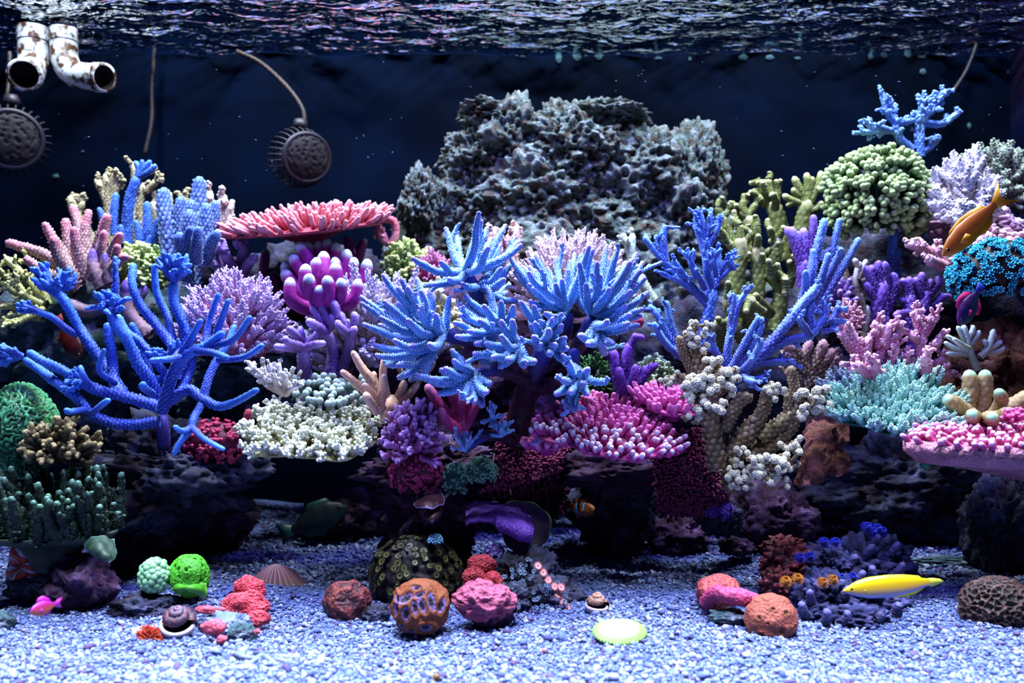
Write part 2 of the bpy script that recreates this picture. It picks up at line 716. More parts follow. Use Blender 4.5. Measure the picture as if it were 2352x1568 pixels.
# ------------------------------------------------------------------ builders
def rock(name, label, px, py, d, rx, ry, rz=None, mat=None, seed=0, sub=5, amp=.35, pits=.12, freq=1.6, pf=8., cat='rock', parent=None, flatten=None, floor=None, group=None, knob=0., kf=9., det=.075):
    """weathered lump of live rock; rx, ry (and depth rz) are half sizes in pixels at distance d"""
    k = d / F
    rz = rz or (rx + ry) / 2
    v, f = ico(sub)
    n = fbm(v * freq + seed * 7.7, 4) * amp
    f1, f2, _ = worley(v * pf + seed * 3.1)
    pit = -np.clip(1 - (f1 / .42) ** 2, 0, 1) * pits
    r = 1 + n + pit + det * fbm(v * pf * 1.4 + seed, 4, .6)
    if knob:
        g1, g2, _ = worley(v * kf + seed * 1.7)
        r = r + knob * np.clip(1 - (g1 / .62) ** 2, 0, 1)
    w = v * r[:, None] * np.array([rx * k, rz * k, ry * k])
    c = W(px, py, d)
    if floor is not None:
        w[:, 2] = np.maximum(w[:, 2], floor - c[2])
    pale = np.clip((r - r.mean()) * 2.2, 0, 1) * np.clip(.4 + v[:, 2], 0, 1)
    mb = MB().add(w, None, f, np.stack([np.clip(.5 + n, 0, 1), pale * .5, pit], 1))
    me = mb.mesh(name)
    mt = Matrix.Translation(Vector(c))
    if parent is not None:
        return put(name, me, mat, parent, mt)
    return solo(name, label, cat, me, mat, group=group, mtx=mt)


def stag(name, label, base, paths, mat, cat='coral', n=16, bump=.2, twigs=None, crowns=(), kind='stag', sp=.4, wob=.05, group=None, rs=1., trange=(0., 1.)):
    """branching coral. base=(px,py,d); each path = (r0,r1,[(px,py,dd)...]) in pixels, dd = depth offset from base"""
    d0 = base[2]
    t = thing(name, label, cat, W(*base), group)
    for pt in paths:
        r0, r1, pp = pt[0] * rs, pt[1] * rs, pt[2]
        P = [W(p[0], p[1], d0 + (p[2] if len(p) > 2 else 0)) for p in pp]
        P = np.array(P)
        mb = MB()
        k = d0 / F
        ts = trange
        tube(mb, P, [r0 * k, (r0 + r1) * .52 * k, r1 * k], n, sp=sp, bump=bump, t=ts, wob=wob)
        br = put('branch', mb.mesh('branch'), mat, t)
        if twigs:
            num, ln, wd = twigs[:3]
            lo = twigs[3] if len(twigs) > 3 else .35
            C_ = catmull(P)
            for i in range(num):
                u = lo + (1 - lo) * (i + R.uniform(.1, .9)) / num
                q = C_[int(u * (len(C_) - 1))]
                q2 = C_[min(len(C_) - 1, int(u * (len(C_) - 1)) + 1)] if u < .97 else 2 * C_[-1] - C_[-2]
                T = nrm(q2 - q + 1e-9)
                dd = nrm(T * 1.0 + R.normal(0, .65, 3) + [0, -.1, .35])
                twig(br, mat, q, dd, wd * k, ln * k * R.uniform(.7, 1.25), kind)
    for cr in crowns:
        x, y, dd, num, ln, wd = cr[:6]
        up = np.array(cr[6]) if len(cr) > 6 else np.array([0, 0, 1.])
        spread = cr[7] if len(cr) > 7 else .8
        c = W(x, y, d0 + dd)
        k = d0 / F
        for i in range(num):
            dv = nrm(nrm(R.normal(0, 1, 3)) * spread + up)
            twig(t, mat, c, dv, wd * k, ln * k * R.uniform(.75, 1.2), kind)
    return t


def hubs(root, d0, hub, tips, r, mat, n=16, bump=.22, sag=.14, jit=.05, extra=.0, kind='stag'):
    """fingers curving from a hub to each tip; adds them as branches of root"""
    k = d0 / F
    h = W(hub[0], hub[1], d0 + hub[2])
    more = []
    for tp in tips:
        if R.random() < extra:
            f_ = R.uniform(.72, .98)
            o_ = R.normal(0, 16, 2)
            more.append((hub[0] + (tp[0] - hub[0]) * f_ + o_[0], hub[1] + (tp[1] - hub[1]) * f_ + o_[1], R.uniform(-jit * 1.6, jit * 1.6)))
    for tp in list(tips) + more:
        dd = tp[2] if len(tp) > 2 else R.uniform(-jit, jit)
        e = W(tp[0], tp[1], d0 + hub[2] + dd)
        L = np.linalg.norm(e - h)
        mid = h * .5 + e * .5 + np.array([0, 0, -sag * L]) + R.normal(0, .03, 3) * L
        q = h * .2 + e * .8 + np.array([0, 0, -sag * .55 * L])
        mb = MB()
        tube(mb, [h, mid, q, e], [r * 1.15 * k, r * k, r * .9 * k, r * .55 * k], n, sp=.4, bump=bump, wob=.05)
        br = put('branch', mb.mesh('branch'), mat, root)
        if R.random() < extra * .6:
            C_ = catmull([h, mid, q, e])
            dv = nrm(nrm(e - mid) + R.normal(0, .4, 3) + [0, -.1, .2])
            twig(br, mat, C_[int(R.uniform(.35, .7) * (len(C_) - 1))], dv, r * .72 * k, L * R.uniform(.3, .5), kind)


def bush(name, label, cx, cy, d, rx, ry, mat, n=80, kind='tuft', width=12, length=None, rz=None, cat='coral', bmat=None, inner=.35, up=.25, jit=.12, low=-.15, group=None, jl=.2, seed=None, core=.55, front=.6):
    """domed colony: branches radiating from (cx,cy) to an ellipsoid rx wide, ry high (pixels)"""
    k = d / F
    rz = rz or rx * .8
    c = W(cx, cy, d)
    t = thing(name, label, cat, c, group)
    v, f = ico(3)
    w = v * (1 + .15 * noise3(v * 2 + cx))[:, None] * np.array([rx, rz, ry]) * k * core
    w[:, 2] = np.where(w[:, 2] < 0, w[:, 2] * max(.25, -low), w[:, 2])
    put('base', MB().add(w, None, f, np.zeros((len(v), 3))).mesh('base'), bmat or mat, t, Matrix.Translation(Vector(c)))
    for i in range(n):
        z = 1 - (1 - low) * (i + .5) / n
        a = i * 2.39996 + R.normal(0, .1)
        s = math.sqrt(max(0, 1 - z * z))
        u = nrm(np.array([s * math.cos(a), s * math.sin(a), z]) + R.normal(0, jit, 3))
        if u[1] > front and u[2] < .5:
            continue
        e = c + u * np.array([rx, rz, ry]) * k * R.uniform(1 - jl, 1 + jl * .3)
        p = c + (e - c) * inner
        dv = nrm(nrm(e - p) + np.array([0, 0, up]))
        L = length * k * R.uniform(.85, 1.15) if length else np.linalg.norm(e - p)
        o = e - dv * L
        put('branch', pick(kind), mat, t, frame(o, dv, width * k / .1, L, R.uniform(0, 6)))
    return t


def table(name, label, cx, cy, d, rx, rz, mat, n=200, kind='finger', width=7, length=26, tilt=0., roll=0., cat='coral', bmat=None, out=.9, thick=10, dish=.1, stalk=None, up=None, group=None, irr=.12, lv=.25, rimlen=1., seed=0, nu=64, xmax=9999):
    """plate coral: irregular disc half width rx, half depth rz (px), tilted toward the viewer, set with branchlets"""
    k = d / F
    c = W(cx, cy, d)
    t = thing(name, label, cat, c, group)
    M = Matrix.Translation(Vector(c)) @ Matrix.Rotation(roll, 4, 'Y') @ Matrix.Rotation(tilt, 4, 'X')
    A = np.array(M.to_3x3())
    rg = np.random.default_rng(seed + 50)
    ph = rg.uniform(0, 6, 4)

    def edge(a):
        return 1 + irr * (np.sin(2 * a + ph[0]) * .5 + np.sin(3 * a + ph[1]) + np.sin(5 * a + ph[2]) * .6 + np.sin(9 * a + ph[3]) * .4)

    rings = np.array([0.02, .2, .4, .6, .8, .93, 1.0])
    a = np.arange(nu) * 2 * PI / nu
    V, At = [], []
    e = edge(a)
    for s in rings:
        z = dish * s * s * rx + 1.5 * noise3(np.stack([np.cos(a) * s * 3, np.sin(a) * s * 3, a * 0 + seed], 1))
        V.append(np.stack([np.cos(a) * s * e * rx, np.sin(a) * s * e * rz, z], 1))
        At.append(np.stack([a * 0 + s * .5, a * 0, a * 0], 1))
    st = stalk or (.25, thick * 3)
    und = [(1.0, -thick * .45), (.93, -thick), (.75, -thick * 1.3), (.5, -thick * 1.9), (st[0], -thick * 1.9 - st[1] * .4), (st[0] * .8, -thick * 1.9 - st[1])]
    for s, z in und:
        zz = dish * s * s * rx + z
        V.append(np.stack([np.cos(a) * s * e * rx, np.sin(a) * s * e * rz, a * 0 + zz], 1))
        At.append(np.stack([a * 0 + s * .3, a * 0, a * 0], 1))
    V = np.concatenate(V) * k
    At = np.concatenate(At)
    q = []
    nr = len(rings) + len(und)
    for i in range(nr - 1):
        for j in range(nu):
            q.append((i * nu + j, i * nu + (j + 1) % nu, (i + 1) * nu + (j + 1) % nu, (i + 1) * nu + j))
    put('plate', MB().add(V, np.array(q)[:, ::-1], None, At).mesh('plate'), bmat or mat, t, M)
    for i in range(n):
        s = math.sqrt((i + .5) / n) * .985
        a_ = i * 2.39996 + rg.normal(0, .12)
        ee = float(edge(np.array([a_]))[0])
        p = np.array([math.cos(a_) * s * ee * rx, math.sin(a_) * s * ee * rz, dish * s * s * rx - 2]) * k
        pw = np.array(c) + A @ p
        if pw[0] / pw[1] * F + CX > xmax:
            continue
        dv = np.array([math.cos(a_) * out * s ** 1.6, math.sin(a_) * out * s ** 1.6, 1.0])
        dv = A @ nrm(dv + rg.normal(0, .13, 3))
        if up is not None:
            dv = nrm(dv + np.array([0, 0, up]))
        L = length * k * rg.uniform(1 - lv, 1 + lv) * (1 + (rimlen - 1) * s)
        put('branchlet', proto(kind, int(rg.integers(6))), mat, t, frame(np.array(c) + A @ p, dv, width * k / .13, L, rg.uniform(0, 6)))
    return t


def lump(px, py, d, rx, ry, rz=None, sub=5, pattern='pits', freq=4., amp=.1, seed=0, low=.2, lf=1.3, floor=None, fa=.012, thin=2.2):
    """massive coral head; returns (mesh, matrix). gradient = pattern height, polyp = fine texture"""
    k = d / F
    rz = rz or rx
    v, f = ico(sub)
    base = 1 + low * noise3(v * lf + seed * 5.3)
    if pattern == 'pits':                 # corallites: raised walls, sunken mouths
        f1, f2, _ = worley(v * freq + seed)
        g = np.clip((f2 - f1) * thin, 0, 1)       # 0 on walls
        h = 1 - g
        t = h
    elif pattern == 'bumps':
        f1, f2, _ = worley(v * freq + seed)
        t = np.clip(1 - f1 * 1.35, 0, 1)
        h = t
    elif pattern == 'mouths':              # smooth head with a few sunken mouths
        f1, f2, _ = worley(v * freq + seed)
        t = np.clip((f1 - .16) / .22, 0, 1)
        h = t * t * (3 - 2 * t)
    elif pattern == 'maze':
        w_ = fbm(v * freq + seed, 2)
        t = .5 + .5 * np.sin(w_ * 14)
        h = t
    elif pattern == 'ridges':
        w_ = fbm(v * freq * .5 + seed, 3)
        t = 1 - np.abs(np.clip(w_ * 1.8, -1, 1))
        h = t
    else:
        h = t = np.zeros(len(v))
    fine = fbm(v * 22 + seed, 2)
    r = base + amp * (h - .5) + fa * fine
    w = v * r[:, None] * np.array([rx * k, rz * k, ry * k])
    c = W(px, py, d)
    if floor is not None:
        w[:, 2] = np.maximum(w[:, 2], floor - c[2])
    me = MB().add(w, None, f, np.stack([t, np.clip(.5 + fine, 0, 1), np.zeros(len(v))], 1)).mesh('head')
    return me, Matrix.Translation(Vector(c))


def sheet(ctrl, nu=40, nv=24, thick=.004, wave=0., wf=30., seed=0):
    """thick curved sheet through a grid of world points; returns MB, points, normals"""
    c = np.asarray(ctrl, float)
    rows = np.stack([np.stack([np.interp(np.linspace(0, 1, nu), np.linspace(0, 1, len(r_)), r_[:, k]) for k in range(3)], 1)
                     for r_ in [catmull(r0, 10) for r0 in c]])
    cols = [catmull(rows[:, i], 10) for i in range(nu)]
    P = np.stack([np.stack([np.interp(np.linspace(0, 1, nv), np.linspace(0, 1, len(q)), q[:, k]) for k in range(3)], 1) for q in cols], 1)
    du = np.gradient(P, axis=1)
    dv = np.gradient(P, axis=0)
    N = nrm(np.cross(du, dv))
    if wave:
        P = P + N * (wave * fbm(P.reshape(-1, 3) * wf + seed, 3).reshape(nv, nu))[..., None]
    uu, vv = np.meshgrid(np.linspace(0, 1, nu), np.linspace(0, 1, nv))
    ed = np.minimum(np.minimum(uu, 1 - uu) * 1.0, np.minimum(vv, 1 - vv))
    A = np.stack([np.clip(1 - ed * 9, 0, 1), .5 + .5 * noise3(P.reshape(-1, 3) * 160).reshape(nv, nu), uu], -1).reshape(-1, 3)
    th = thick * (.35 + .65 * np.clip(ed * 8, 0, 1))[..., None]
    V = np.concatenate([(P + N * th * .5).reshape(-1, 3), (P - N * th * .5).reshape(-1, 3)])
    g = np.arange(nu * nv).reshape(nv, nu)
    q = np.stack([g[:-1, :-1], g[:-1, 1:], g[1:, 1:], g[1:, :-1]], -1).reshape(-1, 4)
    q2 = q[:, ::-1] + nu * nv
    b = np.concatenate([g[0, :], g[1:, -1], g[-1, -2::-1], g[-2:0:-1, 0]])
    b2 = np.roll(b, -1)
    q3 = np.stack([b2, b, b + nu * nv, b2 + nu * nv], -1)
    return MB().add(V, np.concatenate([q, q2, q3]), None, np.concatenate([A, A])), P, N


def scatter_tubes(mb, pts, dirs, length, r, n=5, t=(0, 1)):
    """many tiny identical tentacles merged into one mesh"""
    m0 = MB()
    r = r / length
    tube(m0, [(0, 0, 0), (0, 0, .5), (0, 0, 1)], [r, r * 1.0, r * .9], n, sp=1.6, bump=0, wob=0, t=t, seed=1)
    v = np.concatenate(m0.v) * [length, length, 1]
    a = np.concatenate(m0.a)
    q = np.concatenate(m0.q)
    tr = np.concatenate(m0.t)
    N = len(pts)
    dirs = nrm(dirs)
    ref = np.where(np.abs(dirs[:, 2:3]) < .9, np.array([[0, 0, 1.]]), np.array([[1., 0, 0]]))
    U = nrm(np.cross(ref, dirs))
    Vv = np.cross(dirs, U)
    L = length * R.uniform(.7, 1.3, N)
    P = pts[:, None] + v[None, :, :1] * U[:, None] + v[None, :, 1:2] * Vv[:, None] + (v[None, :, 2:3] * L[:, None, None]) * dirs[:, None]
    off = (np.arange(N) * len(v))[:, None, None]
    mb.add(P.reshape(-1, 3), (q[None] + off).reshape(-1, 4), (tr[None] + off).reshape(-1, 3), np.tile(a, (N, 1)))
    return mb
# ================================================================== the tank
def wall(name, corners, mat, label):
    v = np.array(corners, float)
    n = nrm(np.cross(v[1] - v[0], v[3] - v[0])) * .012
    V = np.vstack([v, v - n])
    q = [(0, 1, 2, 3), (7, 6, 5, 4), (0, 4, 5, 1), (1, 5, 6, 2), (2, 6, 7, 3), (3, 7, 4, 0)]
    o = put(name, MB().add(V, q).mesh(name, flat=True), mat)
    o['kind'] = 'structure'
    o['label'] = label
    return o


XL, XR = -1.06, .87
m_wall = smat('navy_acrylic', '01091e', .7, '010512', 9., lo=.35, hi=.65, spec=.02)
wall('wall_back', [(XL, BACK, -.05), (XR, BACK, -.05), (XR, BACK, TOP + .1), (XL, BACK, TOP + .1)], m_wall, 'dark navy back pane of the aquarium')
wall('wall_left', [(XL, .3, -.05), (XL, BACK, -.05), (XL, BACK, TOP + .1), (XL, .3, TOP + .1)], m_wall, 'dark side pane at the pump end')
m_wallr = smat('brown_side_pane', '0a1030', .6, '221428', 12., lo=.45, hi=.7, spec=.05)
wall('wall_right', [(XR, BACK, -.05), (XR, .3, -.05), (XR, .3, TOP + .1), (XR, BACK, TOP + .1)], m_wallr, 'dark streaky side pane behind the white coral')

# sand bed
def sand_z(x, y):
    p = np.stack([x * 5, y * 5, x * 0 + 2.2], -1).reshape(-1, 3)
    q = np.stack([x * 17, y * 17, x * 0 + 7.2], -1).reshape(-1, 3)
    return (.012 * noise3(p) + .004 * noise3(q)).reshape(np.shape(x)) - .004


gx, gy = np.meshgrid(np.linspace(XL, XR, 200), np.linspace(.30, BACK, 130))
V = np.stack([gx, gy, sand_z(gx, gy)], -1).reshape(-1, 3)
g = np.arange(gx.size).reshape(gx.shape)
q = np.stack([g[:-1, :-1], g[:-1, 1:], g[1:, 1:], g[1:, :-1]], -1).reshape(-1, 4)
m_sand = smat('sand_bed', '5c6a98', .9, '3c4870', 260., lo=.4, hi=.62, bump=.5, spec=.1)
fl = put('floor', MB().add(V, q).mesh('floor'), m_sand)
fl['kind'] = 'structure'
fl['label'] = 'pale sand bed under the coral gravel'

# gravel: loose coral grains, one mass nobody could count
def gravel():
    mb = MB()
    rg = np.random.default_rng(9)
    for n, sub, dlo, dhi, r in ((19000, 1, .60, .95, .00170), (40000, 0, .60, 1.02, .00150), (32000, 0, 1.0, 1.5, .0022)):
        u = rg.random(n)
        d = 1 / (1 / dlo + u * (1 / dhi - 1 / dlo))
        x = np.clip(rg.uniform(-.72, .66, n) * d, XL + .01, XR - .01)
        if sub == 0:
            v = np.array([(1, 0, 0), (-1, 0, 0), (0, 1, 0), (0, -1, 0), (0, 0, 1), (0, 0, -1)], float)
            f = np.array([(0, 2, 4), (2, 1, 4), (1, 3, 4), (3, 0, 4), (2, 0, 5), (1, 2, 5), (3, 1, 5), (0, 3, 5)])
        else:
            v, f = ico(1)
            v = v[:12] if False else v
        if sub == 1:
            p = (1 + 5 ** .5) / 2
            v = nrm(np.array([(-1, p, 0), (1, p, 0), (-1, -p, 0), (1, -p, 0), (0, -1, p), (0, 1, p), (0, -1, -p), (0, 1, -p), (p, 0, -1), (p, 0, 1), (-p, 0, -1), (-p, 0, 1)]))
            f = np.array([(0, 11, 5), (0, 5, 1), (0, 1, 7), (0, 7, 10), (0, 10, 11), (1, 5, 9), (5, 11, 4), (11, 10, 2), (10, 7, 6), (7, 1, 8), (3, 9, 4), (3, 4, 2), (3, 2, 6), (3, 6, 8), (3, 8, 9), (4, 9, 5), (2, 4, 11), (6, 2, 10), (8, 6, 7), (9, 8, 1)])
        m = len(v)
        s = r * np.exp(rg.normal(0, .38, n))
        s = np.minimum(s, r * 2.6)
        ax = np.stack([rg.uniform(.8, 1.5, n), rg.uniform(.7, 1.1, n), rg.uniform(.45, .85, n)], 1) * s[:, None]
        a = rg.uniform(0, 6.3, n)
        tl = rg.normal(0, .45, n)
        P = v[None] * (1 + rg.normal(0, .13, (n, m, 1))) * ax[:, None]
        X, Y, Z = P[..., 0], P[..., 1], P[..., 2]
        X, Z = X * np.cos(tl)[:, None] + Z * np.sin(tl)[:, None], -X * np.sin(tl)[:, None] + Z * np.cos(tl)[:, None]
        X, Y = X * np.cos(a)[:, None] - Y * np.sin(a)[:, None], X * np.sin(a)[:, None] + Y * np.cos(a)[:, None]
        z0 = sand_z(x, d) + s * rg.uniform(.0, .75, n)
        P = np.stack([X + x[:, None], Y + d[:, None], Z + z0[:, None]], -1).reshape(-1, 3)
        off = (np.arange(n) * m)[:, None, None]
        col = rg.random(n)
        A = np.repeat(np.stack([col, col * 0, rg.random(n)], 1), m, 0)
        mb.add(P, None, (f[None] + off).reshape(-1, 3), A)
    return mb.mesh('gravel')


m_grav = gmat('coral_grains', [(0, '4a5290'), (.04, '7e5a88'), (.12, '6474b8'), (.5, '8c9cdc'), (1, 'd0d8f8')], .75, .05, 300., .2, gain=.46)
gr = solo('gravel', 'loose pale coral gravel spread over the tank bottom', 'gravel', gravel(), m_grav, kind='stuff')

# water surface seen from below: ripples that mirror the reef, clear from above
def water():
    x = np.linspace(XL, XR, 400)
    y = np.linspace(.35, BACK - .001, 220)
    gx, gy = np.meshgrid(x, y)
    p = np.stack([gx * 7, gy * 9, gx * 0], -1).reshape(-1, 3)
    z = .0065 * noise3(p) + .0042 * noise3(p * np.array([2.3, 2.1, 1]) + 5) + .0021 * noise3(p * np.array([5, 4.6, 1]) + 9) + .0010 * noise3(p * np.array([10, 8, 1]) + 3)
    V = np.stack([gx, gy, TOP + z.reshape(gx.shape)], -1).reshape(-1, 3)
    g = np.arange(gx.size).reshape(gx.shape)
    q = np.stack([g[:-1, :-1], g[:-1, 1:], g[1:, 1:], g[1:, :-1]], -1).reshape(-1, 4)
    return MB().add(V, q).mesh('water_surface')


m_water = bpy.data.materials.new('water')
m_water.use_nodes = True
t_ = m_water.node_tree
t_.nodes.clear()
out = _n(t_, 'ShaderNodeOutputMaterial')
fr = _n(t_, 'ShaderNodeFresnel')
fr.inputs[0].default_value = 1.33
gl = _n(t_, 'ShaderNodeBsdfGlossy')
gl.inputs['Roughness'].default_value = .02
gl.inputs['Color'].default_value = (.92, .97, 1, 1)
tr = _n(t_, 'ShaderNodeBsdfTransparent')
mx = _n(t_, 'ShaderNodeMixShader')
tcw = _n(t_, 'ShaderNodeTexCoord')
mpw = _n(t_, 'ShaderNodeMapping')
mpw.inputs['Scale'].default_value = (13, 26, 1)
t_.links.new(tcw.outputs['Object'], mpw.inputs[0])
nzw = _n(t_, 'ShaderNodeTexNoise')
nzw.inputs['Scale'].default_value = 1.0
nzw.inputs['Detail'].default_value = 3.0
t_.links.new(mpw.outputs[0], nzw.inputs['Vector'])
bpw = _n(t_, 'ShaderNodeBump')
bpw.inputs['Strength'].default_value = 1.0
bpw.inputs['Distance'].default_value = .075
t_.links.new(nzw.outputs[0], bpw.inputs['Height'])
t_.links.new(bpw.outputs[0], gl.inputs['Normal'])
t_.links.new(fr.outputs[0], mx.inputs[0])
t_.links.new(tr.outputs[0], mx.inputs[1])
t_.links.new(gl.outputs[0], mx.inputs[2])
t_.links.new(mx.outputs[0], out.inputs[0])
ws = put('water_surface', water(), m_water)
ws['kind'] = 'structure'
ws['label'] = 'rippled water surface mirroring the corals from below'

# ================================================================== live rock
m_rock = rmat('live_rock_dark', ['120e18', '241824', '262a38', '3c3a50', '54546e'], 26)
m_rock2 = rmat('live_rock_maroon', ['140a14', '2c1224', '2c1e34', '482840', '6a5a84'], 30)
m_rockg = rmat('live_rock_grey', ['221c1e', '503a34', '4c6058', '707880', 'a4acb4'], 70, bump=1.)
m_rockt = rmat('live_rock_teal', ['10161c', '203038', '2e484c', '484658', '7a8694'], 34)

# tall rock against the back pane, built of knobbly lobes that belong to one piece
def back_rock():
    t = thing('reef_rock', 'tall grey knobbly rock standing against the dark back pane', 'rock', W(1300, 600, 1.36))
    lob = [(1175, 330, 90, 95, 3), (1095, 370, 78, 70, 4), (1330, 345, 120, 105, 5), (1470, 390, 105, 95, 6), (1590, 400, 70, 110, 7), (1255, 460, 150, 130, 8),
           (1420, 480, 150, 120, 9), (1085, 470, 80, 80, 10), (970, 480, 48, 85, 11), (1570, 500, 95, 130, 12), (1040, 560, 130, 110, 13), (1300, 580, 230, 110, 14),
           (1520, 600, 170, 110, 15), (1200, 700, 300, 190, 16), (1480, 740, 260, 200, 17), (1120, 268, 62, 30, 18), (1400, 270, 85, 30, 19)]
    for i, (x, y, a, b, s) in enumerate(lob):
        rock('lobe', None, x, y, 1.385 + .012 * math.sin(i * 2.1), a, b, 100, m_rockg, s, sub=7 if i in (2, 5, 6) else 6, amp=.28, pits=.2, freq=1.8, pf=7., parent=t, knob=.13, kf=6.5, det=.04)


back_rock()
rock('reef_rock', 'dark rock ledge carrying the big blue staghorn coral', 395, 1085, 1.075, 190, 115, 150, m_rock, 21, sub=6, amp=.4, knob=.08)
rock('reef_rock', 'shaded rock foot under the big blue staghorn ledge', 460, 1200, 1.17, 110, 90, 100, m_rock2, 22, amp=.3)
rock('reef_rock', 'lumpy blue-grey rock beside the dark green plate coral', 320, 1210, 1.08, 75, 110, 80, m_rock, 23, sub=6, amp=.35, knob=.18, kf=8)
rock('reef_rock', 'rock slope behind the upper corner corals and pumps', 250, 790, 1.30, 230, 170, 150, m_rockt, 24, amp=.4)
rock('reef_rock', 'teal rough rock showing beside the white fan coral', 590, 860, 1.17, 160, 115, 100, m_rockt, 25, sub=6, amp=.42, knob=.15)
rock('reef_rock', 'rock block hidden under the pink table coral', 690, 700, 1.32, 230, 130, 120, m_rock, 26, amp=.4)
rock('reef_rock', 'dark maroon rock behind the trunk of the middle blue coral', 1120, 860, 1.25, 280, 190, 130, m_rock2, 27, amp=.42)
rock('reef_rock', 'flaring top of the middle rock pillar', 985, 1085, 1.06, 135, 75, 100, m_rock2, 28, sub=6, amp=.35, knob=.1)
rock('reef_rock', 'purple encrusted shaft of the middle rock pillar', 990, 1190, 1.05, 95, 140, 90, m_rock2, 29, sub=6, amp=.4, knob=.1)
rock('reef_rock', 'small violet rock lying in the dark cave', 800, 1185, 1.25, 90, 60, 70, m_rock2, 30, amp=.35)
rock('reef_rock', 'stout shaded pillar beneath the magenta table coral', 1415, 1150, 1.16, 85, 125, 90, m_rock, 31, sub=6, amp=.35, knob=.08)
rock('reef_rock', 'overhanging rock shelf under the magenta table coral', 1400, 1075, 1.12, 125, 45, 90, m_rock2, 32, amp=.3)
rock('reef_rock', 'rock bank between the green and the violet corals', 1720, 860, 1.28, 260, 190, 120, m_rock, 33, amp=.4)
rock('reef_rock', 'purple tinged boulder below the cream cauliflower coral', 1760, 1190, 1.18, 100, 80, 80, m_rock2, 34, amp=.35, knob=.1)
rock('reef_rock', 'low violet stone on the sand beside the shaded pillar', 1560, 1225, 1.18, 70, 45, 60, m_rock2, 35, amp=.35)
rock('reef_rock', 'huge dark overhang below the mint coral', 2130, 1120, 1.22, 260, 130, 120, m_rock, 36, sub=6, amp=.35)
rock('reef_rock', 'pitted rock column at the far end of the sand', 2310, 1210, 1.05, 90, 130, 80, m_rock, 37, sub=6, amp=.35, pits=.2)
rock('reef_rock', 'rock hump bearing the green dome coral', 2090, 690, 1.34, 260, 190, 120, m_rock, 38, amp=.4)
rock('reef_rock', 'brown rock behind the tan finger coral', 2290, 860, 1.15, 120, 110, 90, rmat('brown_rock', ['1a0e10', '3a1c18', '4a2a26', '5a4044'], 40), 39, amp=.35, knob=.1)
# ================================================================== corals, pump end
BLUE = cmat('royal_blue_coral', '2638c0', '4484f4', '84b2ff', (.3, 1.), .7)
AZURE = cmat('azure_coral', '4488ee', '8a64ea', 'ccf0ff', (.82, 1.), 1.)
VIOBLUE = cmat('violet_blue_coral', '5454c4', '7ca8ff', 'a0c4ff', (.35, 1.), .7)
PURPLE = cmat('purple_coral', '5c2a9c', '9a6ae0', 'a886e8', (.4, 1.), .5)
MAUVE = cmat('mauve_coral', '8a5cb4', 'b79ae6', 'b89ae8', (.4, 1.), .4)

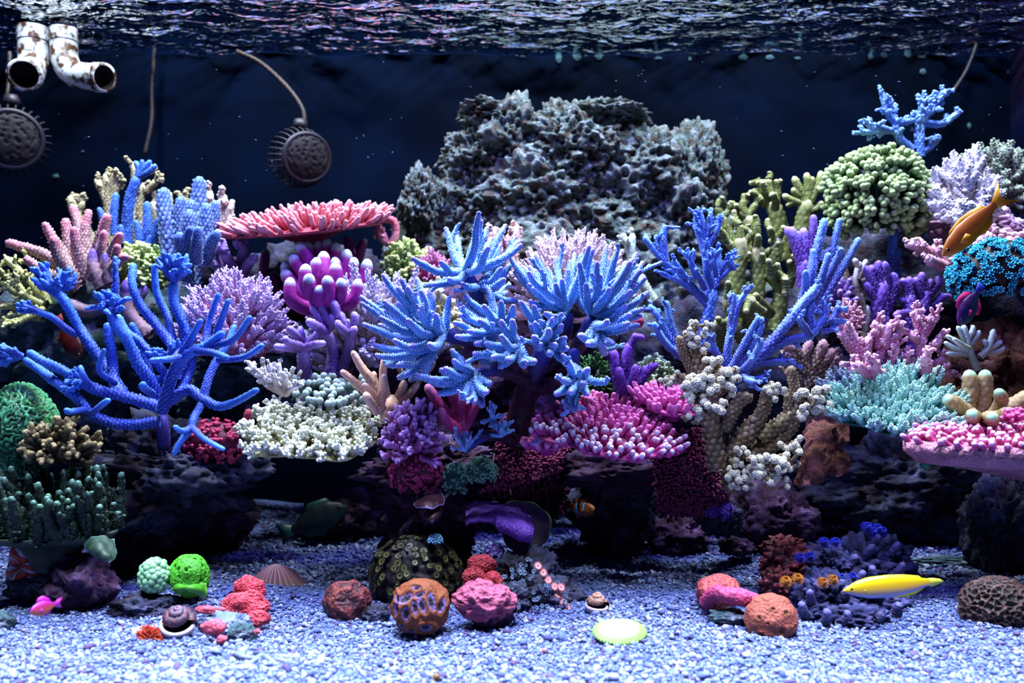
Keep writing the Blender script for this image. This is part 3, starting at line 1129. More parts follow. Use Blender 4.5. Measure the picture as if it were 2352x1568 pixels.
# --- big blue staghorn
t = stag('staghorn_coral', 'large royal blue staghorn coral spreading over the rock ledge', (374, 985, 1.0), [
    (16, 13, [(382, 1085, .07), (378, 1035, .04), (374, 985, .02), (372, 950, .02)]),
    (13, 9, [(368, 968, 0), (283, 975, -.01), (214, 954, -.02), (178, 915, -.03), (128, 877, -.03), (89, 847, -.02), (54, 823, -.02)]),
    (14, 9, [(368, 935, .01), (283, 909, -.01), (223, 895, -.02), (184, 874, -.03), (143, 850, -.03), (98, 829, -.04), (62, 806, -.04)]),
    (13, 10, [(290, 912, .0), (265, 883, .01), (259, 838, .02), (253, 790, .02), (245, 740, .02)]),
    (13, 11, [(285, 905, .02), (238, 838, .03), (208, 793, .03), (178, 746, .03), (149, 692, .02), (130, 670, .02)]),
    (14, 11, [(366, 935, .03), (351, 883, .02), (318, 838, .0), (295, 785, -.01), (268, 749, -.02), (252, 716, -.02)]),
    (10, 10, [(380, 860, .03), (351, 820, .02), (321, 785, .02), (289, 761, .02), (268, 722, .02)]),
    (12, 9, [(410, 835, .02), (396, 796, .03), (357, 743, .04), (321, 698, .04), (304, 654, .04), (306, 604, .05)]),
    (13, 11, [(405, 870, .04), (429, 779, .05), (417, 734, .05), (399, 689, .05), (399, 645, .05)]),
    (10, 8, [(398, 830, .03), (396, 779, .05), (384, 725, .06), (360, 671, .06), (354, 605, .06)]),
    (14, 9, [(372, 945, .0), (396, 862, -.02), (423, 820, -.03), (446, 805, -.04), (476, 793, -.04), (515, 762, -.05)]),
    (8, 6, [(415, 815, -.03), (440, 775, -.04), (463, 732, -.05)]),
    (8, 6, [(470, 795, -.03), (480, 740, -.02), (503, 671, -.02)]),
    (8, 6, [(490, 788, -.03), (506, 740, -.04), (526, 686, -.05)]),
    (8, 6, [(480, 795, -.04), (536, 779, -.06), (577, 725, -.07)]),
    (8, 6, [(446, 805, -.04), (490, 810, -.06), (525, 822, -.08)]),
    (8, 6, [(423, 820, -.03), (385, 825, -.06), (342, 828, -.07)]),
    (13, 7, [(376, 930, .0), (432, 895, -.01), (464, 915, -.02), (506, 933, -.03), (550, 918, -.04), (594, 893, -.05)]),
    (10, 7, [(466, 920, -.02), (479, 868, -.01), (500, 823, -.0), (524, 785, .01), (540, 745, .02)]),
    (8, 6, [(500, 826, -.02), (560, 820, -.03), (606, 791, -.04)]),
    (9, 6, [(470, 918, -.01), (446, 957, -.05), (438, 984, -.06), (417, 1011, -.07), (398, 1045, -.07)]),
    (7, 5, [(440, 980, -.06), (470, 1008, -.08), (516, 1033, -.09)]),
    (7, 5, [(438, 984, -.06), (418, 990, -.08), (399, 978, -.09)]),
    (9, 7, [(178, 770, .03), (149, 752, .02), (119, 728, .01), (76, 712, 0)]),
    (7, 5, [(265, 880, -.0), (228, 850, -.03), (240, 800, -.04)]),
    (7, 6, [(205, 885, -.03), (190, 860, -.05), (183, 838, -.05)]),
    (7, 6, [(195, 940, -.03), (160, 945, -.06), (150, 940, -.07)]),
    (7, 6, [(210, 950, -.03), (240, 925, -.06), (250, 918, -.07)]),
    (9, 8, [(350, 905, -.03), (330, 890, -.05), (328, 880, -.06)]),
    (12, 8, [(395, 862, .03), (350, 870, .04), (330, 800, .05), (300, 740, .05)]),
    (12, 8, [(415, 900, .04), (440, 840, .06), (436, 780, .07), (432, 730, .07)]),
], BLUE, rs=.93, crowns=[
    (130, 676, .02, 18, 70, 7, (-.05, -.15, 1.), .85), (252, 712, -.02, 20, 48, 7, (0, -.4, .8), 1.), (262, 700, -.01, 1, 95, 8, (0, 0, 1), .02),
    (400, 645, .05, 17, 64, 7.5, (.1, -.1, 1.), .8), (50, 818, -.02, 16, 58, 6.5, (-1., -.2, .35), .75), (84, 714, 0, 6, 40, 6, (-1., 0, .5), .8),
    (190, 880, -.03, 11, 40, 6, (-.4, -.6, .5), .9), (385, 815, -.03, 6, 45, 6, (0, -.5, .8), .8)])

t.children[0].material_slots[0].material = cmat('blue_stem', '4c2c50', '4a3c9c', '7058b0', (.2, 1.), .4)

# --- beige horns behind the blue staghorn
stag('horn_coral', 'smooth mauve and beige horned coral twisting behind the blue staghorn', (300, 740, 1.14), [
    (20, 7, [(240, 660, 0), (214, 610, 0), (214, 570, 0)]), (19, 7, [(250, 660, .01), (238, 600, .01), (222, 558, .01)]), (17, 6, [(258, 650, -.01), (248, 615, -.01), (240, 580, -.01)]),
    (16, 13, [(160, 700, 0), (205, 715, 0), (250, 700, 0)]), (17, 14, [(340, 770, 0), (300, 725, 0), (288, 690, 0), (296, 640, 0)]), (16, 9, [(285, 700, .01), (320, 680, .01), (335, 655, .01)]),
    (15, 11, [(350, 765, 0), (300, 740, 0)])], cmat('mauve_horn', 'b08a92', '7a5cc8', 'c8a8b8', (.55, 1.), .3), bump=.06, n=12)

# --- peach acropora with pale polyps
PEACH = cmat('peach_coral', 'b0787a', 'e0708c', 'f2dcd6', (.6, 1.), .85)
stag('acropora_coral', 'thick spiky salmon pink coral with pale polyps at the tank corner', (190, 640, 1.2), [
    (19, 10, [(185, 660), (110, 590, -.02), (12, 555, -.03)]), (20, 9, [(185, 650), (140, 580, -.01), (100, 510, -.02)]), (19, 10, [(180, 640), (160, 570), (150, 500)]),
    (20, 8, [(195, 640, -.04), (178, 580, -.05), (168, 520, -.06)]), (19, 9, [(170, 640, -.05), (135, 590, -.07), (122, 540, -.08)]), (19, 8, [(205, 630, .02), (195, 540, .02), (205, 480, .02)]),
    (19, 10, [(205, 640), (228, 560, -.02), (248, 490, -.03)]), (17, 8, [(215, 640, -.03), (230, 585, -.05), (240, 528, -.06)]), (15, 9, [(225, 650, -.05), (255, 580, -.06), (278, 535, -.08)]),
    (14, 8, [(235, 640, -.05), (262, 600, -.07), (270, 562, -.09)]), (13, 8, [(240, 640, -.06), (270, 600, -.08), (294, 588, -.09)]), (15, 9, [(165, 660, -.04), (95, 620, -.06), (55, 590, -.07)]),
    (16, 9, [(200, 600, .04), (180, 520, .05), (165, 470, .05)])], PEACH, bump=.3, n=20, sp=.34, rs=.82)
TAN = cmat('tan_coral', '8f7f56', 'd8cc9a', 'e6dcb4', (.5, 1.), .7)
stag('acropora_coral', 'pale tan knobby coral rising behind the salmon coral', (250, 560, 1.28), [
    (13, 10, [(250, 560), (250, 480), (222, 408)]), (13, 9, [(252, 500), (248, 440), (243, 398)]), (11, 8, [(252, 470), (258, 430), (266, 394)]), (10, 7, [(255, 470), (268, 430), (280, 405)]),
    (15, 11, [(220, 570), (180, 500), (160, 450)]), (9, 7, [(178, 495), (188, 470), (186, 462)]), (13, 10, [(330, 560), (320, 470), (335, 420)]), (10, 8, [(335, 440), (350, 425), (362, 414)]),
    (12, 10, [(310, 450, .02), (312, 400, .02), (302, 372, .02)]), (9, 8, [(315, 410, .02), (335, 395, .02), (355, 392, .02)]), (14, 9, [(320, 560), (310, 500), (318, 460)]), (15, 10, [(370, 560), (360, 500), (352, 462)]),
    (12, 8, [(395, 560), (390, 490), (388, 440)]), (12, 8, [(430, 520), (425, 470), (424, 442)])], TAN, bump=.3, twigs=(4, 22, 5, .6), rs=.8)
SKY = cmat('sky_blue_coral', '2a5ac0', '4a7cf0', '7fb0ff', (.3, 1.), .6)
stag('staghorn_coral', 'tall bright blue branch with a crown of stubby tips at the top', (300, 560, 1.22), [
    (13, 12, [(292, 560), (292, 510), (300, 450), (318, 405)]), (8, 6, [(316, 410), (318, 385), (309, 370)]), (8, 6, [(318, 405), (333, 385), (347, 368)]), (8, 6, [(320, 405), (340, 395), (360, 378)]),
    (7, 5, [(320, 400), (326, 380), (326, 366)]), (12, 8, [(265, 540), (262, 490), (267, 442)]), (8, 6, [(240, 520, .02), (232, 490, .02), (226, 476, .02)]),
    (13, 9, [(330, 600, -.02), (338, 530, -.02), (338, 462, -.02)]), (11, 7, [(325, 600, -.03), (320, 545, -.03), (312, 505, -.03)]), (10, 7, [(345, 600, -.03), (356, 545, -.03), (362, 500, -.03)]), (9, 6, [(340, 600, -.04), (342, 560, -.04), (346, 540, -.04)]), (8, 6, [(285, 560, -.02), (278, 530, -.02), (278, 515, -.02)])],
    SKY, bump=.26, n=18, sp=.36, rs=.85)
STEEL = cmat('steel_blue_coral', '4a58a8', '4a6cc8', 'a8d0e8', (.6, 1.), .8)
stag('knobby_coral', 'chunky steel blue coral of thick rounded speckled columns', (440, 590, 1.18), [
    (26, 13, [(395, 600), (388, 530), (376, 470), (378, 430)]), (27, 14, [(460, 560, .02), (455, 480, .02), (459, 405, .02)]), (18, 11, [(415, 560), (412, 500), (416, 450)]), (19, 12, [(430, 560, -.02), (436, 500, -.02), (441, 458, -.02)]),
    (18, 12, [(435, 590, -.04), (433, 530, -.05), (436, 480, -.05)]), (21, 12, [(460, 590, -.03), (470, 530, -.03), (476, 465, -.03)]), (17, 10, [(480, 570), (492, 510), (494, 460)]), (16, 10, [(430, 640, -.02), (428, 570, -.05), (440, 520, -.07)]),
    (16, 11, [(470, 600, -.02), (485, 560, -.04), (500, 530, -.05)]), (15, 9, [(450, 600, -.05), (452, 560, -.07), (456, 520, -.08)]), (24, 18, [(440, 660), (440, 620), (440, 580)]), (18, 10, [(425, 590, -.03), (415, 550, -.06), (414, 535, -.06)])],
    STEEL, bump=.3, n=20, sp=.34, rs=.86)
stag('acropora_coral', 'small white and peach coral peeping out behind the steel blue columns', (505, 520, 1.25), [
    (14, 9, [(505, 530), (505, 490), (515, 445)]), (12, 8, [(510, 530), (522, 490), (534, 465)]), (10, 7, [(495, 530), (486, 480), (480, 435)]), (11, 8, [(515, 540), (525, 510), (530, 490)])],
    cmat('white_peach', 'd0a898', 'f6ece2', 'fff4ee', (.4, 1.), .6), twigs=(3, 24, 6, .5))
LIME = cmat('lime_coral', '5f7a28', 'd6ee8c', 'eaf8b4', (.45, 1.), .5)
bush('bushy_coral', 'yellow green bushy coral with fine fringed tips', 325, 650, 1.17, 62, 108, LIME, n=70, kind='fork2', width=6.5, up=.5, low=.1)
YELL = cmat('yellow_coral', '96964a', 'e8ea90', 'f2f0b0', (.5, 1.), .5)
stag('staghorn_coral', 'pale yellow branching coral at the picture edge', (80, 730, 1.15), [
    (10, 8, [(105, 720), (50, 680), (0, 645)]), (9, 7, [(100, 700), (60, 640), (12, 590)]), (10, 7, [(110, 700), (40, 700), (-12, 705)]), (9, 7, [(100, 730), (40, 725), (-10, 745)]), (9, 7, [(95, 700, -.03), (60, 680, -.04), (30, 640, -.05)]),
    (9, 7, [(100, 710, -.03), (60, 730, -.05), (20, 745, -.06)]), (8, 6, [(60, 660), (20, 640), (-10, 612)]), (9, 7, [(110, 700, .02), (80, 620, .02), (60, 590, .02)])], YELL, twigs=(7, 26, 5, .3), kind='fork')
# --- pink lavender bush (hero)
PKLAV = cmat('pink_lavender_coral', 'd4709c', 'dcc8f8', 'ead8ff', (.45, 1.), .5)
bush('bushy_coral', 'broad domed pink coral with lavender fringed tips', 540, 790, 1.1, 138, 172, PKLAV, n=230, kind='tuft', width=9.5, rz=110, up=.2, low=.0, core=.6)
stag('acropora_coral', 'mauve stubby coral lumps in the shadow under the pink table', (540, 620, 1.24), [
    (12, 8, [(530, 640), (505, 600), (492, 560)]), (12, 8, [(530, 630), (520, 590), (505, 540)]), (12, 9, [(540, 630, -.03), (560, 580, -.04), (552, 560, -.05)]), (12, 9, [(540, 620, -.04), (520, 590, -.06), (512, 580, -.07)]), (11, 8, [(550, 640, -.04), (575, 600, -.06), (590, 595, -.07)]), (11, 8, [(530, 650, -.03), (505, 625, -.05), (500, 612, -.06)])],
    MAUVE, bump=.12, twigs=(2, 26, 8, .6))

# --- pink table coral
PINK = cmat('salmon_pink_table', 'd04c68', 'ffa8b4', 'ffc0c4', (.2, .95), .35)
table('table_coral', 'wide flat salmon pink table coral below the hanging pump', 712, 512, 1.2, 186, 118, PINK, n=330, kind='finger', width=5.2, length=44, tilt=.22, roll=-.10, out=1.7, thick=9, dish=-.05, stalk=(.22, 55), irr=.07, bmat=cmat('salmon_plate', '8a2c44', 'c04a60', None, (.1, .5)))
stag('acropora_coral', 'pink drooping loop of coral at the end of the pink table', (895, 540, 1.22), [
    (9, 8, [(880, 500), (905, 510), (908, 540), (895, 565)]), (8, 7, [(870, 510), (872, 540), (895, 565)]), (7, 5, [(890, 560), (885, 545), (880, 530)])], PINK, twigs=(4, 15, 4, .2))

# --- magenta finger coral
MAG = cmat('magenta_fingers', 'b0249c', 'c8e0e6', 'd040b8', (.80, .93), .35, mott=.12)
t = stag('finger_coral', 'bright magenta finger coral with round white tips', (745, 720, 1.14), [
    (20, 14, [(745, 700), (690, 670), (648, 620)]), (19, 14, [(740, 690), (700, 630), (668, 585)]), (18, 13, [(742, 690), (715, 610), (684, 555)]), (17, 12, [(745, 680, .02), (715, 600, .02), (704, 555, .02)]), (17, 12, [(748, 680, .03), (732, 600, .03), (730, 552, .03)]),
    (18, 13, [(748, 680, .03), (752, 600, .03), (749, 547, .03)]), (17, 12, [(755, 680, .02), (765, 610, .02), (773, 556, .02)]), (18, 13, [(755, 690), (785, 630), (799, 572)]), (18, 13, [(760, 690), (800, 640), (815, 590)]), (17, 13, [(765, 700), (830, 650), (846, 594)]),
    (18, 13, [(740, 700, -.04), (728, 640, -.06), (728, 590, -.06)]), (17, 13, [(745, 700, -.04), (745, 640, -.06), (743, 577, -.05)]), (18, 13, [(750, 700, -.05), (770, 650, -.07), (770, 602, -.07)]), (17, 13, [(745, 700, -.05), (705, 660, -.07), (702, 605, -.07)]),
    (17, 13, [(740, 710, -.06), (735, 690, -.08), (735, 655, -.09)]), (16, 13, [(745, 710, -.06), (755, 680, -.08), (751, 632, -.09)]), (16, 12, [(755, 710, -.05), (780, 680, -.07), (784, 638, -.08)]), (16, 12, [(738, 710, -.05), (712, 660, -.08), (711, 628, -.09)]),
    (17, 12, [(735, 720, -.03), (672, 690, -.05), (666, 636, -.05)]), (16, 12, [(738, 700), (670, 640, .01), (651, 600, .01)]), (15, 12, [(760, 710, -.04), (810, 690, -.05), (824, 640, -.05)]), (24, 20, [(748, 745), (748, 700), (748, 660)]),
    (15, 11, [(757, 690, 0), (775, 640, -.02), (768, 590, -.02)])], MAG, bump=.05, n=14, sp=.45, wob=.015)
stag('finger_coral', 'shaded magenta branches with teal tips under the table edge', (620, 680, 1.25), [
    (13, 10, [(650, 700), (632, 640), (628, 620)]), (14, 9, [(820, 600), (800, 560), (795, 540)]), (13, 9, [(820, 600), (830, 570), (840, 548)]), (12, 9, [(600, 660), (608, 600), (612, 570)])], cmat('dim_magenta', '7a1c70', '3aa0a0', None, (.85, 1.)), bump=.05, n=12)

# --- cream/lavender bush behind, purple staghorn in front
CRLAV = cmat('cream_lavender_coral', 'c09a80', 'd4ccf6', 'efe6ff', (.35, .95), .5)
bush('bushy_coral', 'ivory and lavender bushy coral between the purple and the middle blue coral', 860, 800, 1.12, 190, 190, CRLAV, n=150, kind='tuft', width=11, rz=70, up=.55, low=.0, jl=.3, core=.55)
bush('bushy_coral', 'cream yellow bushy coral glimpsed through the middle blue branches', 985, 790, 1.13, 95, 150, cmat('cream_yellow', 'a08a4a', 'ece4b0', 'f4eec8', (.4, 1.), .4), n=60, kind='fork2', width=8, rz=50, up=.5, low=.1)
stag('staghorn_coral', 'lavender purple stubby staghorn on two dark stems', (745, 840, 1.06), [
    (17, 15, [(700, 880, .01), (698, 830, .0), (695, 790, 0)]), (11, 8, [(695, 800), (670, 800, -.02), (628, 795, -.03)]), (11, 8, [(693, 795), (680, 770, -.02), (660, 750, -.03)]), (11, 8, [(695, 790), (690, 765), (694, 752)]), (10, 7, [(697, 800, -.02), (725, 790, -.03), (747, 788, -.04)]), (10, 7, [(700, 795), (722, 775), (731, 758)]),
    (10, 8, [(690, 795, -.03), (660, 785, -.05), (655, 770, -.05)]), (16, 13, [(755, 870, .03), (765, 810, .03), (750, 755, .02)]), (12, 9, [(750, 765, .01), (735, 735, 0), (715, 700, -.0)]), (12, 9, [(750, 760, .01), (765, 735, .0), (758, 720, 0)]), (12, 10, [(745, 760, 0), (720, 745, -.02), (705, 735, -.03)]),
    (15, 11, [(780, 860, .04), (800, 800, .03), (805, 760, .02)]), (11, 9, [(805, 770), (790, 745), (780, 715)]), (11, 9, [(805, 765), (815, 735), (812, 715)]), (11, 8, [(805, 770, -.02), (785, 755, -.04), (772, 735, -.04)]), (10, 8, [(808, 775, -.02), (812, 760, -.03), (818, 748, -.03)]), (11, 9, [(760, 745), (745, 720), (735, 695)]), (12, 10, [(775, 730), (770, 705), (760, 690)])],
    MAUVE, bump=.14, wob=.06, rs=.9)

# --- green maze coral, olive twigs and crimson ruffles below the blue staghorn
me_, mt_ = lump(48, 990, .99, 84, 104, 80, 6, 'maze', 3.2, .10, 2, low=.06)
solo('maze_coral', 'big round green maze coral at the picture edge', 'coral', me_, gmat('green_maze', [(0, '0c2c18'), (.4, '1c5c34'), (.75, '3c9c5c'), (1, '6cc488')], .6, .10, 70), mtx=mt_)
bush('twig_coral', 'olive brown twiggy coral with pale tips below the green maze coral', 140, 1045, .95, 98, 92, cmat('olive_brown', '3c3018', 'b09a68', None, (.55, 1.)), n=60, kind='horn', width=7, rz=60, up=.25, low=-.1, jl=.3)
bush('cauliflower_coral', 'ruffled crimson pink coral under the drooping blue branches', 495, 1020, 1.04, 74, 62, cmat('crimson_pink', '7c1838', 'd84468', None, (.4, 1.)), n=190, kind='club', width=3.0, length=24, rz=50, up=.1, low=-.7, core=.85)
stag('finger_coral', 'single crimson knobby finger beside the cream table coral', (570, 985, 1.04), [(13, 8, [(560, 1000), (568, 970), (572, 938)]), (9, 7, [(500, 1070), (492, 1095), (484, 1112)])], cmat('crimson_finger', '8a2040', 'd85068', 'e07080', (.4, 1.), .5), bump=.3)
# ================================================================== corals, middle
# --- big azure coral: fingers fanning from several hubs on dark stems
AZD = .97
AZSTEM = cmat('azure_stem', '35142c', '2a3a9c', '5a2a58', (.55, 1.), .5)
az = thing('acropora_coral', 'large azure blue branching coral spreading across the middle of the reef', 'coral', W(1230, 960, AZD))
def azstem(pts, r0, r1):
    mb = MB()
    k = AZD / F
    tube(mb, [W(x, y, AZD + z) for x, y, z in pts], [r0 * k, (r0 + r1) / 2 * k, r1 * k], 11, bump=.14, wob=.06)
    put('stem', mb.mesh('stem'), AZSTEM, az)
for s in [([(1185, 1010, .09), (1200, 930, .07), (1225, 860, .04), (1262, 780, .01)], 34, 20), ([(1225, 870, .05), (1140, 800, .03), (1060, 775, .01), (1015, 770, 0)], 24, 15), ([(1220, 850, .05), (1150, 740, .05), (1100, 680, .05), (1068, 625, .04)], 24, 15),
          ([(1240, 850, .05), (1290, 770, .05), (1300, 710, .04)], 26, 18), ([(1250, 850, .05), (1330, 790, .03), (1362, 725, .01)], 24, 16), ([(1235, 880, .05), (1150, 850, .0), (1090, 860, -.03)], 20, 11), ([(1240, 890, .05), (1300, 880, .0), (1330, 850, -.03)], 20, 12),
          ([(1290, 900, .05), (1310, 870, .02), (1320, 800, 0)], 22, 14), ([(1180, 860, .03), (1180, 800, -.02), (1190, 770, -.03)], 18, 12), ([(1180, 1010, .06), (1120, 1000, .0), (1070, 1030, -.02)], 14, 9)]:
    azstem(*s)
H = [
    ((1068, 625, .04), [(1023, 521), (1047, 531), (1083, 567), (945, 592), (973, 653), (1106, 503), (1120, 520), (1163, 515), (1117, 578), (1200, 560), (1094, 525, .05), (1010, 600, -.05), (1030, 640, -.06), (1130, 545, .06)]),
    ((1100, 660, .05), [(1160, 640), (1190, 690, .03), (1060, 650, -.05), (1150, 560, .04), (1180, 600, .05)]),
    ((1018, 768, 0), [(877, 628), (920, 638), (956, 636), (826, 679), (831, 743), (940, 671), (986, 669), (1032, 679), (876, 745), (915, 757), (870, 727, -.04), (897, 700), (960, 712, -.05), (880, 690), (900, 660, .04), (1000, 720, -.06), (985, 790, -.08), (940, 795, -.06)]),
    ((1000, 800, -.01), [(884, 838), (912, 868), (860, 815), (930, 862, -.03), (855, 790, .0), (903, 780, -.06)]),
    ((1160, 745, .0), [(1053, 705), (1055, 722), (1065, 675), (1110, 700, -.05), (1075, 760, -.05), (1100, 735, -.06), (1040, 740, -.03), (1120, 660, .02), (1150, 690, -.04), (1090, 790, -.05), (1180, 700, -.05), (1045, 772, -.05)]),
    ((1190, 790, -.03), [(1112, 787, -.02), (1150, 735, -.05), (1176, 733, -.05), (1130, 820, -.04), (1165, 825, -.06), (1205, 840, -.05), (1085, 812, -.02), (1230, 830, -.06), (1150, 770, -.07)]),
    ((1300, 708, .04), [(1229, 582), (1256, 612), (1277, 587), (1308, 597), (1326, 634), (1354, 563), (1240, 640), (1180, 622), (1172, 596, .05), (1200, 610, .04), (1222, 660, -.04), (1275, 650, -.05), (1340, 590, .05), (1290, 640, -.04), (1215, 690, -.03), (1320, 580, .06)]),
    ((1255, 768, .0), [(1228, 740, -.06), (1270, 730, -.07), (1290, 745, -.07), (1240, 790, -.07), (1275, 790, -.08), (1300, 775, -.07), (1305, 800, -.05), (1225, 772, -.08), (1260, 755, -.09), (1225, 700, -.04), (1195, 690, -.02), (1300, 830, -.05), (1265, 810, -.08)]),
    ((1362, 722, .02), [(1354, 575), (1394, 561), (1420, 568), (1456, 594), (1473, 619), (1484, 636), (1489, 670), (1476, 724), (1372, 600), (1330, 610), (1440, 600, .04), (1460, 650, -.04), (1425, 640, -.05), (1400, 660, -.06), (1470, 690, -.03), (1440, 700, -.05), (1396, 590, .05), (1345, 650, -.05), (1478, 600, .04), (1380, 630, -.04)]),
    ((1370, 745, .0), [(1440, 755, -.03), (1470, 745, -.01), (1410, 790, -.04), (1350, 790, -.06), (1395, 735, -.07), (1450, 720, -.04), (1330, 770, -.06)]),
    ((1088, 858, -.03), [(952, 861, -.02), (985, 868, -.03), (1040, 825, -.03), (1060, 915, -.04), (1090, 925, -.04), (1120, 900, -.05), (1020, 845, -.04), (1005, 905, -.02), (1035, 800, -.0), (1130, 880, -.03), (1110, 935, -.03)]),
    ((1325, 850, -.03), [(1396, 876, -.04), (1305, 830, -.06), (1275, 905, -.05), (1310, 900, -.06), (1350, 905, -.05), (1290, 870, -.07), (1340, 880, -.06), (1318, 945, -.04)]),
]
for h, tips in H:
    hubs(az, AZD, h, tips, 7.6, AZURE, n=16, bump=.42, sag=.10, extra=.55)
for x, y, dd, num, ln, wd, up, sp_ in [(1068, 1035, -.02, 9, 55, 4, (0, -.3, 1), 1.), (1150, 1000, .0, 8, 36, 5, (.2, -.4, .8), 1.), (1255, 990, .02, 5, 40, 5, (.2, -.4, -.8), .8), (1130, 960, 0, 6, 40, 5, (0, -.5, .6), 1.), (1310, 920, -.02, 6, 50, 6, (0, -.4, -.6), .9)]:
    c = W(x, y, AZD + dd)
    for i in range(num):
        dv = nrm(nrm(R.normal(0, 1, 3)) * sp_ + np.array(up))
        twig(az, AZURE, c, dv, wd * AZD / F, ln * AZD / F * R.uniform(.75, 1.2), 'stag')

# --- behind the azure coral
bush('bushy_coral', 'lime green fringed coral behind the magenta fingers', 935, 640, 1.22, 70, 98, LIME, n=60, kind='fork2', width=6, rz=60, up=.5, low=.0)
bush('bushy_coral', 'small hot pink bushy coral behind the azure fingers', 992, 630, 1.19, 46, 62, cmat('hot_pink_bush', 'c43a84', 'f0a0d0', 'ffc0e0', (.4, 1.), .5), n=50, kind='tuft', width=4.6, up=.4)
stag('acropora_coral', 'two stubby peach pink branches behind the azure coral', (1155, 600, 1.2), [(15, 11, [(1140, 620), (1135, 560), (1130, 522)]), (15, 10, [(1170, 620), (1180, 560), (1190, 518)]), (13, 9, [(1150, 600), (1145, 560), (1150, 535)]), (12, 9, [(1180, 590), (1168, 555), (1172, 540)])],
     cmat('peach_pink', 'd09090', 'f8cfc8', 'ffe6e0', (.4, 1.), .6), twigs=(7, 20, 7, .3), bump=.3)
PALEP = cmat('pale_pink_coral', 'c08a8e', 'f4dcea', 'fff0f6', (.35, .95), .5)
bush('bushy_coral', 'pale pink domed coral behind the azure branches', 1315, 680, 1.2, 152, 150, PALEP, n=240, kind='tuft', width=8, rz=110, up=.35, low=.0, core=.65)
stag('staghorn_coral', 'pale mint twin branches rising beside the pale pink dome', (1450, 620, 1.22), [(9, 6, [(1450, 640), (1448, 590), (1430, 535)]), (10, 7, [(1455, 640), (1450, 580), (1453, 535)]), (12, 9, [(1500, 690), (1470, 640), (1450, 600)])], cmat('mint_tips', '9aa88a', 'd8f0e4', 'e0f4ea', (.4, 1.), .5), twigs=(3, 24, 5, .4))
o_, m_ = lump(1447, 740, 1.12, 30, 20, 26, 4, 'bumps', 9, .08, 3)
solo('encrusting_coral', 'small flat red coral disc seen between blue branches', 'coral', o_, cmat('red_disc', 'd83058', 'e85070', '8a2040', (.2, .8), .3), mtx=m_)

# --- white fan, grey polyps, peach fingers, cream table
stag('fan_coral', 'small white fan coral leaning over the rock', (650, 905, 1.03), [
    (8, 5, [(655, 905), (610, 880), (568, 828)]), (8, 5, [(655, 905), (620, 885), (590, 850)]), (8, 5, [(656, 905), (630, 870), (618, 832)]), (8, 5, [(657, 905), (645, 870), (640, 832)]), (8, 5, [(658, 905), (662, 875), (672, 850)]), (8, 5, [(658, 905), (670, 885), (688, 862)]), (8, 5, [(655, 905, -.02), (635, 880, -.03), (628, 855, -.04)]), (8, 5, [(657, 905, -.02), (655, 880, -.03), (655, 858, -.04)]), (7, 5, [(655, 905, .02), (615, 865, .02), (603, 835, .02)]), (7, 5, [(656, 905, -.02), (672, 890, -.04), (684, 885, -.05)]), (7, 5, [(654, 905), (600, 868), (575, 850)])],
    cmat('white_fan', 'cfae94', 'f8f4ec', 'fffaf4', (.3, .9), .5), twigs=(6, 18, 4.5, .35), kind='fork')
t = thing('button_coral', 'cluster of grey green rounded polyps with ridged heads', 'coral', W(755, 905, 1.02))
rock('base', None, 755, 925, 1.04, 80, 45, 40, m_rockt, 61, sub=4, parent=t)
m_but = cmat('grey_polyp', '4a5a5c', 'c2dccc', 'e4efe4', (.4, 1.), .6)
for i in range(64):
    x, y = R.uniform(680, 838), R.uniform(862, 932)
    put('polyp', pick('polyp', 2), m_but, t, frame(W(x, y + 8, 1.02 - (y - 890) * .0006), nrm(np.array([R.normal(0, .3), -.5, .8])), R.uniform(15, 22) * 1.02 / F, R.uniform(18, 24) * 1.02 / F))
stag('finger_coral', 'peach finger coral with long smooth tapering fingers', (895, 940, .99), [
    (12, 7, [(880, 930), (830, 890), (782, 850)]), (13, 7, [(885, 930), (850, 870), (828, 840), (809, 805)]), (12, 7, [(890, 930), (880, 870), (882, 822)]), (11, 7, [(878, 940, -.02), (858, 910, -.03), (834, 880, -.04)]), (12, 7, [(870, 945, -.02), (878, 900, -.03), (882, 858, -.03)]), (10, 7, [(890, 920, .03), (862, 880, .03), (858, 852, .03)]), (10, 8, [(910, 920), (925, 890), (929, 872)]),
    (11, 7, [(905, 930), (940, 905), (962, 878)]), (25, 22, [(900, 965), (900, 935), (900, 905)]), (10, 8, [(865, 945, -.03), (845, 915, -.05), (838, 900, -.05)])], cmat('peach_finger', 'e0a884', 'f0b8a0', 'f8d8c0', (.4, 1.), .5), bump=.1, n=13, sp=.4)
stag('staghorn_coral', 'thin pale tan twigs curling under the azure branches', (960, 870, 1.04), [(6, 5, [(930, 870), (915, 840), (903, 805)]), (6, 5, [(955, 870), (985, 850), (998, 828)]), (5, 4, [(960, 880), (975, 860), (965, 840)])], cmat('tan_twig', 'a88a6a', 'd8c8a8', 'e8dcc0', (.4, 1.), .6), bump=.3)
CREAM = cmat('cream_table_coral', 'b4ae68', 'f4f8dc', 'fbfff0', (.25, .85), .5)
table('table_coral', 'large cream yellow table coral with frosted tips', 718, 995, 1.0, 140, 112, CREAM, n=190, kind='fork2', width=7.5, length=42, tilt=.52, roll=.06, out=.9, thick=9, dish=.03, stalk=(.25, 30), irr=.09, bmat=cmat('cream_plate', '8a8450', 'c0bc84', None, (.1, .5)), seed=4)
bush('bushy_coral', 'fuchsia bush coral with thin lilac tipped branches', 945, 1030, .97, 80, 125, cmat('fuchsia_bush', 'b43a98', 'd8a0f0', 'e0b8f8', (.55, 1.), .6), n=64, kind='fork', width=7.5, rz=60, up=.15, low=-.05, jl=.25, core=.35)
